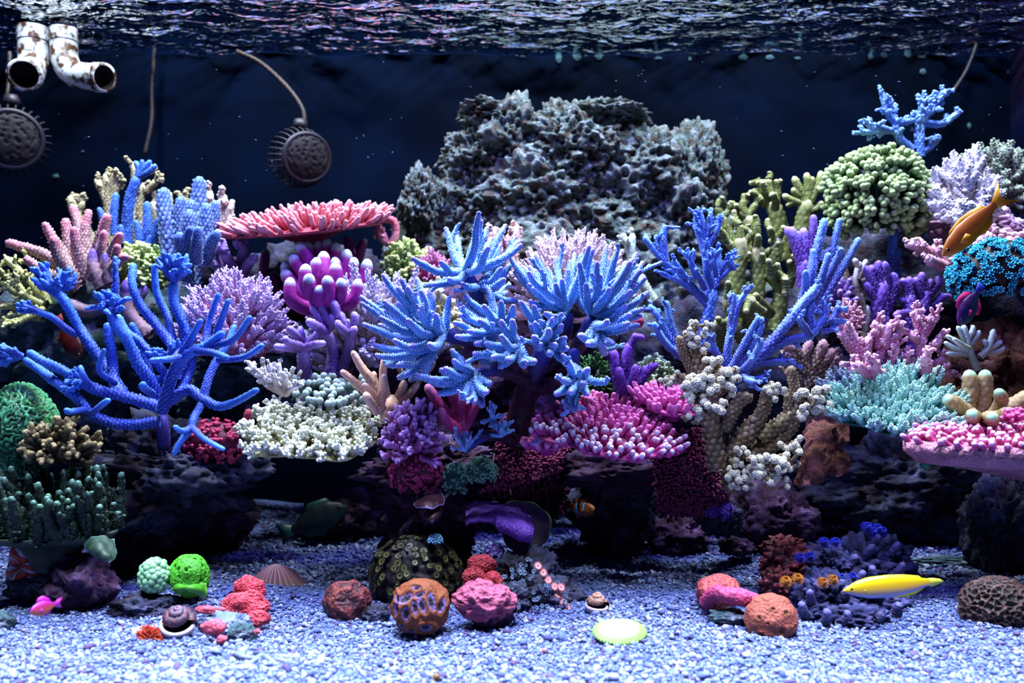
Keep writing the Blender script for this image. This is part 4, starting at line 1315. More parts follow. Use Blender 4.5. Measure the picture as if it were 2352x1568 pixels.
stag('finger_coral', 'smooth bright pink coral with thick forked branches', (1060, 990, 1.01), [(14, 11, [(1050, 985), (1010, 930), (978, 882)]), (15, 9, [(1055, 985), (1045, 920), (1015, 870)]), (15, 9, [(1060, 985), (1055, 930), (1072, 905)]), (12, 9, [(1050, 985, -.02), (1020, 960, -.03), (1012, 935, -.03)]), (12, 8, [(1065, 985), (1090, 940), (1108, 905)]), (18, 16, [(1060, 1010), (1058, 980), (1055, 955)]), (13, 9, [(1060, 980, .02), (1075, 920, .02), (1100, 890, .02)])],
     cmat('bright_pink', 'd83c8c', 'f090c0', 'f080b8', (.6, 1.), .3), bump=.05, n=12)
# --- magenta table
MGT = cmat('magenta_table_coral', 'd02c9c', 'ff84d4', 'ffa8e0', (.15, .8), .4)
MGW = cmat('magenta_white_tip', 'd8349c', 'f6e4ff', 'ffa0dc', (.55, .9), .3)
t = table('table_coral', 'magenta table coral with white tipped fingers along its front rim', 1395, 985, 1.0, 158, 120, MGT, n=280, kind='finger', width=6.2, length=38, tilt=.46, roll=.09, out=.75, thick=8, dish=.0, stalk=(.3, 25), irr=.1, bmat=cmat('magenta_plate', '8a1858', 'b03080', None, (.1, .5)), seed=2, rimlen=.75)
inv = {}
for o in t.children:
    if o.name.startswith('branchlet'):
        p = o.matrix_basis.translation
        if p.z < .012 and p.y < -.01:
            o.material_slots[0].material = MGW
table('table_coral', 'small upper lobe of magenta table coral under the cream branches', 1545, 930, 1.03, 86, 62, MGT, n=90, kind='finger', width=6.4, length=36, tilt=.35, roll=.1, out=.8, thick=8, stalk=(.3, 20), seed=6, irr=.12, rimlen=.8)
table('table_coral', 'small magenta coral shelf sticking out in the shade', 1255, 1022, 1.02, 48, 34, MGT, n=30, kind='finger', width=7, length=24, tilt=.2, roll=-.05, out=.9, thick=6, stalk=(.3, 12), seed=8)
stag('staghorn_coral', 'deep purple forked coral behind the magenta table', (1440, 900, 1.08), [(15, 10, [(1430, 905), (1415, 850), (1408, 800)]), (10, 7, [(1412, 830), (1390, 805), (1385, 785)]), (14, 10, [(1440, 900), (1438, 830), (1448, 785)]), (9, 7, [(1445, 800), (1462, 775), (1482, 778)]), (9, 7, [(1446, 795), (1460, 770), (1463, 765)]), (12, 8, [(1435, 900, -.03), (1425, 870, -.04), (1422, 842, -.04)]), (12, 8, [(1440, 900, -.02), (1455, 870, -.03), (1460, 835, -.03)]), (13, 9, [(1445, 905), (1475, 870), (1480, 838)]), (9, 7, [(1478, 865), (1492, 850), (1496, 832)]), (8, 6, [(1488, 855), (1503, 842), (1511, 833)])],
     cmat('deep_purple', '4c1c8c', '8a4cd0', 'a070dc', (.5, 1.), .4), bump=.1, n=12)
bush('leafy_coral', 'dark green feathery soft coral in the shade behind the magenta table', 1370, 900, 1.1, 62, 95, cmat('dark_green', '12321c', '2c6a2c', None, (.4, 1.)), n=60, kind='thin', width=8, rz=40, up=.3)
bush('bushy_coral', 'pale green brush coral beside the deep purple fork', 1505, 880, 1.12, 55, 70, cmat('pale_green_brush', '7a9a4a', 'd4eec4', None, (.5, 1.)), n=80, kind='fork', width=5.5, rz=40, up=.5)

# --- pillar encrusters
bush('cauliflower_coral', 'dark raspberry cauliflower coral hugging the middle pillar', 955, 1085, .985, 66, 58, cmat('raspberry', '6a1238', 'c83c74', None, (.5, 1.)), n=240, kind='club', width=2.6, length=22, rz=40, up=.1, low=-.75, core=.85)
bush('knob_coral', 'teal green knobby coral fixed to the middle pillar', 1045, 1105, .985, 34, 52, cmat('teal_knob', '123c34', '58a088', 'a0d0b0', (.4, 1.), .5), n=75, kind='finger', width=3.6, length=26, rz=30, up=.3, low=-.6, core=.8)
bush('knob_coral', 'pale teal rounded coral lump next to the red anemone fold', 1105, 1085, .98, 38, 38, cmat('pale_teal_knob', '1e4a40', '78b898', 'b8e0c4', (.4, 1.), .5), n=120, kind='star', width=1.7, length=14, rz=30, up=.1, low=-.4, core=.9)
m_chal = gmat('chalice', [(0, '3c1a24'), (.6, '4a2430'), (.9, '9a7ab0'), (1, 'b8a0d0')], .5, .04)
def dish(name, label, pts, mat, thick=.004, wave=.002, parent=None, nu=36, nv=22, seed=0, cat='coral'):
    mb, P, N = sheet([[W(*p) for p in row] for row in pts], nu, nv, thick, wave, 60, seed)
    me = mb.mesh(name)
    return put(name, me, mat, parent) if parent else solo(name, label, cat, me, mat)
t = thing('chalice_coral', 'brown chalice coral plates with pale lilac rims', 'coral', W(970, 1160, .955))
dish('plate', None, [[(960, 1150, .97), (985, 1140, .97), (1015, 1130, .97)], [(950, 1158, .955), (985, 1155, .94), (1022, 1145, .95)], [(955, 1165, .945), (985, 1166, .925), (1020, 1158, .94)]], m_chal, parent=t)
dish('plate', None, [[(985, 1168, .965), (1000, 1162, .965), (1012, 1158, .965)], [(975, 1180, .95), (995, 1180, .935), (1015, 1168, .95)], [(978, 1190, .945), (992, 1198, .925), (1010, 1188, .94)]], m_chal, parent=t, seed=3)
bush('star_polyps', 'tuft of pale blue green star polyps under the chalice plates', 1000, 1240, .94, 18, 14, cmat('blue_star', '2a5a78', '8ad0f0', None, (.4, 1.)), n=40, kind='star', width=1.3, length=10, low=-.3, core=.8)
# violet plate coral
m_vio = gmat('violet_plate', [(0, '6a38b0'), (.5, '7c40cc'), (.85, '9a58e8'), (1, 'a86af0')], .6, .15, 120., pol='4a1a80', bump=.8)
m_viob = gmat('green_rim_plate', [(0, '2c1038'), (.75, '3c1850'), (.93, '4a6a48'), (1, '68a050')], .6, .03)
t = thing('plate_coral', 'violet plate coral with a curled lip at the pillar foot', 'coral', W(1140, 1210, 1.0))
dish('plate', None, [[(1075, 1155, 1.04), (1120, 1150, 1.05), (1180, 1165, 1.05), (1215, 1190, 1.05)], [(1070, 1180, 1.0), (1120, 1175, 1.0), (1170, 1185, 1.0), (1225, 1205, 1.0)], [(1070, 1205, .97), (1110, 1195, .965), (1160, 1200, .955), (1225, 1222, .95)]], m_vio, .008, .004, t, seed=5)
dish('lip', None, [[(1130, 1195, .97), (1160, 1192, .965), (1195, 1200, .96), (1225, 1212, .955)], [(1140, 1205, .955), (1165, 1206, .945), (1195, 1218, .94), (1224, 1228, .94)], [(1150, 1212, .96), (1172, 1222, .95), (1200, 1235, .945), (1220, 1242, .95)]], m_vio, .012, .003, t, seed=6)
n_, k_ = 48, 1.04 / F
a_ = np.arange(n_) * 2 * PI / n_
pr = [(.02, -8, .2), (.4, -6, .3), (.75, -1, .5), (.93, 5, .8), (1.0, 9, 1.), (.99, 6, .9), (.9, -2, .4), (.5, -12, .1), (.02, -14, 0)]
wv = 1 + .06 * np.sin(3 * a_ + 1) + .03 * np.sin(7 * a_)
V_ = np.concatenate([np.stack([np.cos(a_) * r_ * 62 * wv, np.sin(a_) * r_ * 62 * wv, a_ * 0 + z_], 1) for r_, z_, t__ in pr]) * k_
A_ = np.concatenate([np.tile([t__, 0, 0], (n_, 1)) for r_, z_, t__ in pr])
q_ = [(i * n_ + j, i * n_ + (j + 1) % n_, (i + 1) * n_ + (j + 1) % n_, (i + 1) * n_ + j) for i in range(len(pr) - 1) for j in range(n_)]
put('disc', MB().add(V_, q_, None, A_).mesh('disc'), m_viob, t, frame(W(1203, 1210, 1.04), (.25, -.85, .4), 1, 1))

# --- carpet anemone: dark crimson folds under the magenta table
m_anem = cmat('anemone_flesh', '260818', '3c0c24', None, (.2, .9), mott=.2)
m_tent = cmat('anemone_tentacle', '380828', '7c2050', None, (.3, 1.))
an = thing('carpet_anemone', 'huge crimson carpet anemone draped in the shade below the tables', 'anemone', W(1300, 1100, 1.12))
def fold(rows, n, out=1., seed=0):
    mb, P, N = sheet([[W(*p) for p in r] for r in rows], 50, 40, .01, .004, 25, seed)
    put('fold', mb.mesh('fold'), m_anem, an)
    rg = np.random.default_rng(seed)
    u = rg.integers(1, P.shape[0] - 1, n), rg.integers(1, P.shape[1] - 1, n)
    pts = P[u] + rg.normal(0, .0012, (n, 3))
    nn = N[u].copy()
    nn[nn[:, 1] > 0] *= -1
    o = put('tentacles', scatter_tubes(MB(), pts, nn + rg.normal(0, .25, (n, 3)), .010, .0022, 4).mesh('tentacles'), m_tent, an)
    o['kind'] = 'stuff'
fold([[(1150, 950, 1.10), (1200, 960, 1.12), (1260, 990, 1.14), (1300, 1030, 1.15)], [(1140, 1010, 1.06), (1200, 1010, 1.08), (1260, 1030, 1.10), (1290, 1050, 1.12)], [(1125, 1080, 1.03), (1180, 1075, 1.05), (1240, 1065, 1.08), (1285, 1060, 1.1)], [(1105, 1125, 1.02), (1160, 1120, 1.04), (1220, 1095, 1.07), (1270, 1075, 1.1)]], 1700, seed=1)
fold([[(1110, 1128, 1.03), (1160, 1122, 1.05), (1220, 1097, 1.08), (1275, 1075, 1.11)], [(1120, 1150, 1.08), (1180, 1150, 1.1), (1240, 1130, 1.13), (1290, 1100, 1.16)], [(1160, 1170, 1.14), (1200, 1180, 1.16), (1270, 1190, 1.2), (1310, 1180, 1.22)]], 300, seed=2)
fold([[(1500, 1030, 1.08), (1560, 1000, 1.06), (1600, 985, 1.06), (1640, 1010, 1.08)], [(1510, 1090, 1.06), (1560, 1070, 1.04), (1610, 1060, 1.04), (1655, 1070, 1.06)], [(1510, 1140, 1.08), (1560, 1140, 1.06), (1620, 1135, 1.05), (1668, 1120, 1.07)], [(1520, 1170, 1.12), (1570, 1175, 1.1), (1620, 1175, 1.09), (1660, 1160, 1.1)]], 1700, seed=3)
# ================================================================== corals, far end
stag('staghorn_coral', 'royal blue staghorn with fine branchlets before the olive coral', (1625, 800, 1.1), [
    (17, 14, [(1610, 800), (1625, 730), (1640, 660)]), (12, 9, [(1640, 690), (1625, 620), (1618, 560)]), (9, 6, [(1617, 580), (1605, 530), (1597, 492)]), (9, 6, [(1618, 575), (1628, 525), (1632, 486)]), (9, 6, [(1620, 580), (1645, 530), (1658, 500)]), (8, 6, [(1616, 575), (1605, 540), (1594, 515)]), (8, 6, [(1618, 570), (1615, 520), (1610, 490)]),
    (11, 8, [(1625, 700), (1570, 640), (1520, 595), (1478, 543)]), (10, 7, [(1530, 605), (1525, 560), (1527, 516)]), (8, 6, [(1535, 612), (1516, 560), (1516, 545)]), (10, 7, [(1620, 680), (1560, 645), (1515, 625)]), (9, 7, [(1625, 690, -.02), (1585, 650, -.03), (1545, 595, -.04)]), (9, 6, [(1620, 665, -.03), (1600, 625, -.04), (1573, 580, -.04)]),
    (9, 7, [(1635, 660, -.02), (1622, 620, -.03), (1621, 570, -.03)]), (12, 8, [(1640, 660), (1648, 620), (1650, 565)]), (8, 6, [(1648, 630), (1665, 605), (1684, 588)]), (8, 6, [(1645, 635, -.02), (1640, 600, -.03), (1637, 590, -.03)]), (8, 6, [(1650, 640), (1668, 625), (1676, 612)]), (7, 5, [(1600, 640, -.03), (1588, 610, -.04), (1585, 590, -.05)]),
    (12, 8, [(1560, 820, .02), (1520, 740, .02), (1490, 700, .02)]), (12, 8, [(1570, 810, .02), (1545, 760, .02), (1530, 690, .02)]), (11, 8, [(1580, 830, -.0), (1530, 790, -.01), (1500, 740, -.02)])],
    cmat('bright_blue_coral', '3450d0', '66a0ff', 'a8ccff', (.25, 1.), .75), bump=.34, twigs=(5, 28, 4., .4), rs=.76)
OLIVE = cmat('olive_coral', '6e7634', 'ddd39c', 'b4c47c', (.72, 1.), .5)
stag('thick_branch_coral', 'thick olive green branching coral with pale blunt tips', (1720, 760, 1.18), [
    (26, 18, [(1690, 760), (1690, 660), (1700, 590), (1702, 540)]), (14, 9, [(1702, 560), (1700, 530), (1698, 512)]), (14, 9, [(1705, 560), (1722, 540), (1716, 528)]), (14, 10, [(1700, 600), (1680, 565), (1668, 555)]), (26, 17, [(1730, 760), (1740, 650), (1738, 560)]), (13, 9, [(1738, 570), (1738, 530), (1737, 512)]), (12, 8, [(1740, 600), (1755, 585), (1772, 570)]),
    (26, 17, [(1780, 760), (1790, 700), (1795, 640)]), (15, 10, [(1790, 660), (1762, 630), (1752, 605)]), (14, 9, [(1795, 655), (1785, 620), (1781, 592)]), (15, 9, [(1798, 660, -.03), (1800, 640, -.05), (1804, 645, -.07)]), (15, 10, [(1800, 655), (1825, 630), (1836, 600)]), (14, 9, [(1795, 665, -.03), (1775, 640, -.05), (1765, 625, -.06)]), (14, 10, [(1810, 660), (1820, 620), (1815, 606)]),
    (16, 10, [(1770, 720, -.03), (1740, 690, -.05), (1735, 690, -.06)]), (20, 14, [(1690, 770, -.03), (1680, 720, -.05), (1668, 680, -.06)]), (20, 14, [(1720, 770, -.04), (1722, 720, -.06), (1728, 680, -.07)]), (18, 13, [(1660, 800, -.03), (1655, 760, -.05), (1645, 735, -.06)]), (18, 12, [(1720, 800, -.05), (1700, 770, -.06), (1690, 740, -.07)]), (16, 12, [(1700, 720, -.06), (1715, 690, -.08), (1730, 700, -.09)]), (20, 15, [(1770, 620), (1785, 570), (1790, 540)]), (12, 9, [(1790, 560), (1775, 540), (1770, 530)])],
    OLIVE, bump=.15, rs=.78, twigs=(2, 34, 8, .6), kind='finger')
stag('thick_branch_coral', 'tall olive coral branch with knobs standing against dark water', (1770, 560, 1.28), [
    (30, 18, [(1800, 600), (1790, 520), (1770, 455)]), (12, 9, [(1770, 460), (1752, 435), (1747, 412)]), (12, 9, [(1772, 455), (1765, 425), (1766, 408)]), (12, 9, [(1775, 470), (1785, 445), (1784, 425)]), (13, 9, [(1770, 470), (1745, 455), (1737, 448)]), (11, 9, [(1765, 460, -.03), (1757, 440, -.04), (1756, 432, -.05)]), (12, 9, [(1780, 480, -.03), (1782, 460, -.04), (1778, 450, -.05)]), (24, 16, [(1730, 600), (1725, 540), (1715, 490)]), (13, 9, [(1715, 500), (1705, 475), (1713, 455)]), (12, 9, [(1715, 500), (1735, 470), (1740, 465)]), (12, 9, [(1712, 500), (1695, 490), (1692, 480)]),
    (18, 13, [(1680, 560), (1665, 520), (1655, 490)]), (11, 9, [(1658, 500), (1650, 480), (1650, 472)]), (11, 9, [(1660, 500), (1672, 485), (1676, 480)])], OLIVE, bump=.1, rs=.8, twigs=(3, 22, 7, .6), kind='finger')
stag('thick_branch_coral', 'olive antler shaped coral beside the green dome', (1850, 540, 1.26), [(22, 17, [(1835, 570), (1845, 500), (1855, 455)]), (12, 8, [(1850, 465), (1832, 425), (1822, 405)]), (12, 8, [(1855, 460), (1855, 420), (1852, 396)]), (11, 7, [(1860, 465), (1880, 420), (1886, 392)]), (11, 7, [(1848, 470), (1820, 460), (1797, 447)]), (10, 7, [(1845, 455), (1825, 440), (1823, 430)]), (12, 8, [(1850, 490), (1875, 480), (1890, 462)]), (9, 7, [(1858, 455), (1865, 420), (1864, 405)]), (8, 6, [(1825, 462), (1812, 470), (1805, 470)])], OLIVE, bump=.12, rs=.85)
# --- green dome
GREEN = cmat('green_dome_coral', '1c4a28', 'b4cc86', None, (.5, 1.), mott=.15)
bush('dome_coral', 'large round pale green coral dome of rounded knobs', 2012, 455, 1.2, 132, 128, GREEN, n=340, kind='club', width=4.7, length=46, rz=115, up=.0, low=-.75, jit=.05, jl=.14, core=.7, front=.3, bmat=cmat('green_dome_base', '173a22', '2c5a34'))
# --- sky blue coral on top
stag('staghorn_coral', 'light blue branching coral perched on top of the green dome', (2100, 345, 1.22), [
    (15, 12, [(2112, 360), (2112, 320), (2112, 275)]), (13, 9, [(2095, 345), (2065, 315), (2058, 280)]), (11, 8, [(2062, 300), (2030, 300), (1975, 305)]), (11, 8, [(2060, 285), (2040, 260), (2025, 215)]), (10, 7, [(2035, 262), (2055, 255), (2045, 240)]), (11, 8, [(2060, 280), (2085, 280), (2105, 270)]), (11, 8, [(2112, 285), (2118, 250), (2120, 222)]), (12, 8, [(2114, 275), (2150, 245), (2172, 205)]), (11, 8, [(2116, 280), (2160, 285), (2200, 260)]), (9, 7, [(2112, 280, -.03), (2125, 270, -.05), (2135, 250, -.06)]), (9, 7, [(2114, 275), (2135, 250), (2145, 225)]), (9, 7, [(2120, 350), (2140, 335), (2148, 322)]), (10, 8, [(2040, 300, -.02), (2010, 290, -.03), (1990, 285, -.04)])],
    cmat('light_sky_coral', '3a6cd0', '86b4ff', 'a8d0ff', (.3, 1.), .6), bump=.3, twigs=(12, 22, 4.5, .35), kind='fork', rs=.72)
# --- white and teal bushes
bush('bushy_coral', 'white bushy coral with thick bottlebrush branches behind the orange fish', 2215, 500, 1.15, 84, 165, cmat('white_lilac_coral', 'e4c4cc', 'faf4ff', 'fffaff', (.2, .8), .5), n=64, kind='tuft', width=13, rz=60, up=.35, low=-.05, jl=.25, core=.4)
rock('reef_rock', 'pink encrusted rock under the white bushy coral', 2240, 520, 1.19, 95, 42, 60, rmat('pink_rock', ['5a2a4a', 'a06a98', 'd0a8c8', 'e0c8e0'], 30), 71, amp=.3)
bush('bushy_coral', 'brown and teal bushy coral in the corner behind the white one', 2290, 450, 1.26, 155, 130, cmat('tan_teal', '5a4a48', 'b8c8b4', '8ac0b8', (.5, 1.), .6), n=90, kind='tuft', width=11, rz=70, up=.3, low=-.1)
PKR = cmat('blush_coral', 'd07c8c', 'f8c8d8', 'ffe0e8', (.35, 1.), .5)
bush('bushy_coral', 'blush pink bushy coral at the picture edge above the turquoise coral', 2285, 610, 1.13, 110, 92, PKR, n=100, kind='fork2', width=9, rz=70, up=.3, low=.0)
stag('acropora_coral', 'short pink stubby branch pointing at the orange fish', (2130, 580, 1.13), [(13, 9, [(2160, 600), (2120, 570), (2078, 560)]), (12, 9, [(2150, 600), (2125, 580), (2105, 545)]), (13, 10, [(2165, 610), (2150, 580), (2148, 560)]), (12, 9, [(2165, 610, -.03), (2140, 600, -.04), (2130, 590, -.05)])], PKR, twigs=(5, 20, 7, .3))
TURQ = cmat('turquoise_coral', '123a6a', '3cc0e0', None, (.45, .9))
bush('knob_coral', 'dense turquoise blue coral dome covered in tiny star polyps', 2300, 638, 1.05, 124, 92, TURQ, n=420, kind='star', width=2.0, length=18, front=.25, rz=80, up=.05, low=-.5, jl=.08, core=.9, bmat=cmat('turq_base', '3a2018', '5a3020'))
# --- violet blue staghorns
stag('staghorn_coral', 'long violet blue staghorn branches slanting up beside the olive coral', (1880, 720, 1.1), [
    (14, 10, [(1840, 700), (1860, 640), (1880, 560), (1895, 500)]), (12, 8, [(1870, 700), (1900, 620), (1930, 500)]), (12, 8, [(1870, 720), (1920, 640), (1975, 545)]), (12, 8, [(1860, 710, -.03), (1880, 660, -.04), (1905, 580, -.05)]), (11, 8, [(1850, 700, -.02), (1865, 630, -.03), (1868, 570, -.03)]), (10, 7, [(1890, 660, -.03), (1925, 590, -.04), (1932, 570, -.05)]), (9, 7, [(1885, 600), (1905, 575), (1930, 570)]), (10, 8, [(1845, 720, -.05), (1850, 660, -.06), (1850, 620, -.07)])], VIOBLUE, bump=.36, rs=.78)
stag('staghorn_coral', 'short purple branches with blunt tips above the violet staghorn', (1840, 600, 1.16), [(13, 10, [(1840, 610), (1825, 560), (1805, 520)]), (14, 10, [(1842, 610), (1825, 550), (1817, 520)]), (12, 9, [(1845, 600), (1835, 565), (1832, 530)]), (13, 10, [(1848, 610), (1848, 560), (1845, 522)]), (12, 9, [(1860, 580), (1868, 530), (1868, 492)]), (18, 16, [(1848, 660), (1845, 620), (1845, 590)])], cmat('amethyst', '6a34a8', 'a080e8', 'a88cf0', (.4, 1.), .5), bump=.16, rs=.85)
stag('staghorn_coral', 'lavender blue spreading staghorn above the cream cauliflower coral', (1720, 870, 1.02), [
    (16, 11, [(1680, 880), (1760, 800), (1850, 690), (1885, 650)]), (14, 10, [(1690, 870), (1790, 790), (1860, 770), (1900, 720)]), (11, 8, [(1870, 760), (1860, 720), (1868, 690)]), (10, 7, [(1875, 755), (1895, 730), (1895, 690)]), (10, 7, [(1885, 745), (1915, 730), (1925, 700)]), (10, 7, [(1880, 760), (1910, 755), (1920, 740)]), (10, 7, [(1860, 770, -.03), (1840, 740, -.05), (1835, 730, -.06)]),
    (13, 9, [(1670, 880), (1670, 810), (1685, 730)]), (10, 7, [(1680, 760), (1695, 700), (1718, 665)]), (9, 6, [(1676, 780), (1680, 720), (1687, 675)]), (12, 8, [(1675, 860, -.02), (1710, 790, -.03), (1745, 725, -.04)]), (11, 8, [(1680, 860, -.02), (1720, 810, -.03), (1752, 742, -.04)]), (10, 8, [(1680, 870, -.03), (1725, 830, -.05), (1750, 780, -.06)]), (12, 8, [(1690, 870), (1740, 870), (1765, 860)]), (11, 8, [(1690, 860), (1680, 870), (1675, 890)]), (10, 7, [(1700, 850, -.03), (1715, 870, -.05), (1735, 878, -.06)]), (12, 9, [(1690, 840), (1780, 830), (1830, 838)]), (10, 7, [(1665, 850), (1640, 800), (1628, 770)])], VIOBLUE, bump=.36, twigs=(5, 26, 4.5, .4), rs=.76)
stag('thick_branch_coral', 'deep purple thick fingered coral standing over the pink coral', (2060, 740, 1.1), [
    (26, 17, [(2030, 770), (2020, 700), (2030, 640)]), (14, 9, [(2030, 650), (2032, 610), (2035, 600)]), (15, 9, [(2020, 690), (2000, 640), (1988, 610)]), (15, 9, [(2018, 690), (1995, 660), (1992, 645)]), (14, 9, [(2028, 660), (2015, 620), (2020, 598)]), (13, 9, [(2012, 660), (2000, 630), (2003, 608)]), (15, 10, [(2035, 720), (2055, 660), (2050, 625)]), (22, 14, [(2090, 770), (2090, 710), (2090, 670)]), (12, 8, [(2090, 690), (2080, 650), (2066, 645)]), (12, 8, [(2090, 680), (2090, 650), (2085, 635)]), (12, 8, [(2088, 700), (2070, 690), (2065, 690)]),
    (20, 13, [(2115, 770), (2120, 710), (2130, 660)]), (12, 8, [(2122, 690), (2105, 650), (2106, 635)]), (12, 8, [(2128, 670), (2118, 640), (2118, 624)]), (12, 8, [(2130, 670), (2138, 650), (2135, 640)]), (13, 8, [(2132, 680), (2155, 650), (2155, 632)]), (12, 8, [(2135, 710), (2160, 685), (2165, 672)]), (10, 7, [(2155, 690), (2172, 680), (2186, 682)]), (10, 7, [(2090, 720, -.03), (2065, 720, -.05), (2055, 725, -.06)]), (18, 16, [(2040, 860), (2040, 800), (2040, 760)]), (18, 15, [(2095, 870), (2095, 810), (2098, 760)])],
    cmat('plum_coral', '42207c', '8a60d0', 'a884e4', (.45, 1.), .6), bump=.2, wob=.07, rs=.8)
stag('staghorn_coral', 'single dark blue upright branch behind the purple corals', (2050, 640, 1.2), [(13, 8, [(2050, 690), (2046, 610), (2056, 525)]), (9, 6, [(2050, 630), (2060, 590), (2063, 570)]), (9, 6, [(2048, 650), (2062, 630), (2068, 615)])], BLUE, bump=.3)
stag('worm_coral', 'bone white smooth twisted branches between the violet and plum corals', (1985, 680, 1.16), [(9, 7, [(1975, 700), (1965, 650), (1975, 600)]), (8, 6, [(1970, 640), (1985, 610), (1990, 595)]), (8, 6, [(1985, 720), (1975, 680), (1950, 665)]), (8, 5, [(1972, 615), (1965, 600), (1962, 592)]), (9, 7, [(1985, 780), (1992, 730), (1990, 700)]), (8, 7, [(1995, 720), (2012, 730), (2018, 735)]), (7, 5, [(1945, 640), (1940, 610), (1940, 595)]), (8, 6, [(1975, 645), (1990, 640), (2000, 620)])], cmat('bone_white', 'b8a888', 'e8e4ec', None, (.3, 1.)), bump=.02, n=10)
bush('acropora_coral', 'mauve knobbly coral mound between the violet staghorn and bone white branches', 1930, 690, 1.17, 48, 66, MAUVE, n=40, kind='finger', width=5.5, length=34, rz=40, low=-.2)
# --- pink branching
PKB = cmat('candy_pink_coral', 'e070a0', 'ffc4dc', 'ffd8ea', (.35, 1.), .5)
stag('acropora_coral', 'candy pink branching coral with knobby twigs', (2010, 870, 1.04), [
    (18, 12, [(2000, 870), (1970, 800), (1945, 740)]), (16, 11, [(1985, 830), (1950, 790), (1930, 755)]), (16, 11, [(1995, 850), (1990, 800), (2000, 770)]), (15, 10, [(2000, 850), (2030, 790), (2045, 740)]), (14, 10, [(2025, 800), (2060, 770), (2070, 745)]), (14, 10, [(2020, 800), (2015, 770), (2015, 735)]), (14, 10, [(1995, 860, -.03), (1970, 840, -.05), (1950, 840, -.06)]), (14, 10, [(2030, 860), (2050, 820), (2060, 790)]), (15, 10, [(2000, 860, -.03), (2010, 840, -.05), (1995, 820, -.06)]), (16, 12, [(2120, 860), (2115, 800), (2120, 750)]), (13, 9, [(2118, 770), (2105, 730), (2106, 705)]), (13, 9, [(2120, 770), (2140, 740), (2155, 720)]), (13, 9, [(2118, 790), (2095, 770), (2085, 765)]), (14, 9, [(2120, 810), (2150, 790), (2160, 770)]), (14, 9, [(2125, 840), (2160, 830), (2165, 815)]), (14, 9, [(2110, 850), (2085, 830), (2080, 815)]), (13, 9, [(2130, 850, -.03), (2125, 825, -.05), (2135, 810, -.06)]), (13, 9, [(2145, 850), (2165, 852), (2185, 858)])],
    PKB, bump=.3, twigs=(9, 26, 5, .25), kind='fork2', rs=.78)
bush('acropora_coral', 'pale pink fluffy coral at the foot of the bone white branches', 1945, 745, 1.08, 42, 62, cmat('fluffy_pink', 'c87a90', 'f8c0d4', 'ffd8e4', (.4, 1.), .5), n=50, kind='tuft', width=5.5, low=-.2)
stag('acropora_coral', 'brown coral with pink and teal tips under the candy pink one', (1860, 880, 1.07), [(15, 10, [(1850, 900), (1870, 840), (1895, 780)]), (14, 10, [(1860, 880), (1880, 850), (1915, 800)]), (14, 10, [(1850, 860), (1830, 810), (1800, 790)]), (13, 9, [(1840, 840), (1820, 815), (1805, 815)]), (12, 8, [(1845, 880), (1825, 860), (1800, 855)]), (12, 9, [(1855, 880), (1845, 830), (1862, 780)]), (12, 9, [(1880, 870), (1910, 840), (1925, 815)])], cmat('brown_pink', '6a4636', 'd09aa0', 'c0b898', (.5, 1.), .6), bump=.3, twigs=(3, 20, 7, .5))
# --- cream cauliflower coral
CAUL = cmat('cream_cauliflower', '84684a', 'e8e2c8', 'd8c8a0', (.5, 1.), .6, mott=.12)
t = stag('cauliflower_coral', 'large brown and cream cauliflower coral with frosted white heads', (1700, 1040, .99), [
    (26, 22, [(1650, 1080), (1640, 1000), (1620, 930)]), (22, 17, [(1640, 960), (1610, 860), (1600, 790)]), (22, 18, [(1630, 930), (1650, 870), (1650, 840)]), (16, 12, [(1610, 900), (1570, 870), (1535, 875)]), (14, 9, [(1600, 870), (1570, 810), (1558, 770)]), (24, 20, [(1670, 1050), (1720, 990), (1750, 950)]), (17, 14, [(1745, 960), (1760, 920), (1760, 890)]), (22, 17, [(1740, 1010), (1800, 970), (1850, 920)]), (20, 16, [(1720, 1050), (1790, 1010), (1830, 960)]), (18, 14, [(1660, 990), (1700, 920), (1730, 915)]), (15, 9, [(1810, 990), (1812, 930), (1808, 900)]), (26, 20, [(1740, 1020, .02), (1760, 1060, .0), (1770, 1090, -.02)]), (14, 10, [(1830, 930), (1820, 860), (1812, 840)]), (24, 22, [(1680, 1120, .04), (1680, 1070, .02), (1690, 1020, .01)])],
    CAUL, bump=.3, rs=.85, trange=(0., .52))
for x, y, dd, n_, l_ in [(1592, 775, -.0, 5, 48), (1605, 745, 0, 4, 40), (1645, 840, -.02, 7, 56), (1615, 870, -.04, 7, 56), (1665, 870, -.03, 6, 50), (1590, 900, -.04, 6, 48), (1640, 930, -.05, 6, 46), (1590, 950, -.04, 4, 40), (1535, 870, 0, 4, 34), (1762, 885, -.01, 6, 46), (1860, 905, 0, 8, 60), (1880, 930, 0, 5, 48), (1840, 940, -.02, 4, 44), (1700, 1040, -.03, 5, 42), (1690, 1070, -.03, 6, 46), (1730, 1050, -.05, 6, 46), (1770, 1050, -.05, 6, 46), (1810, 1040, -.04, 6, 46), (1825, 1010, -.03, 5, 42), (1750, 1080, -.05, 6, 44), (1780, 1090, -.04, 5, 42), (1700, 1090, -.03, 4, 40)]:
    c = W(x, y + l_ * .5, .99 + dd)
    for i in range(int(n_ * 2.2)):
        c = W(x + R.normal(0, l_ * .22), y + l_ * .35 + R.normal(0, l_ * .22), .99 + dd)
        dv = nrm(np.array([R.normal(0, .7), R.normal(-.5, .5), R.uniform(.1, 1.) if y < 1000 else R.uniform(-.5, .8)]))
        put('head', pick('caul'), CAUL, t, frame(c, dv, l_ * .62 * .99 / F, l_ * .62 * .99 / F * R.uniform(.8, 1.1), R.uniform(0, 6)))
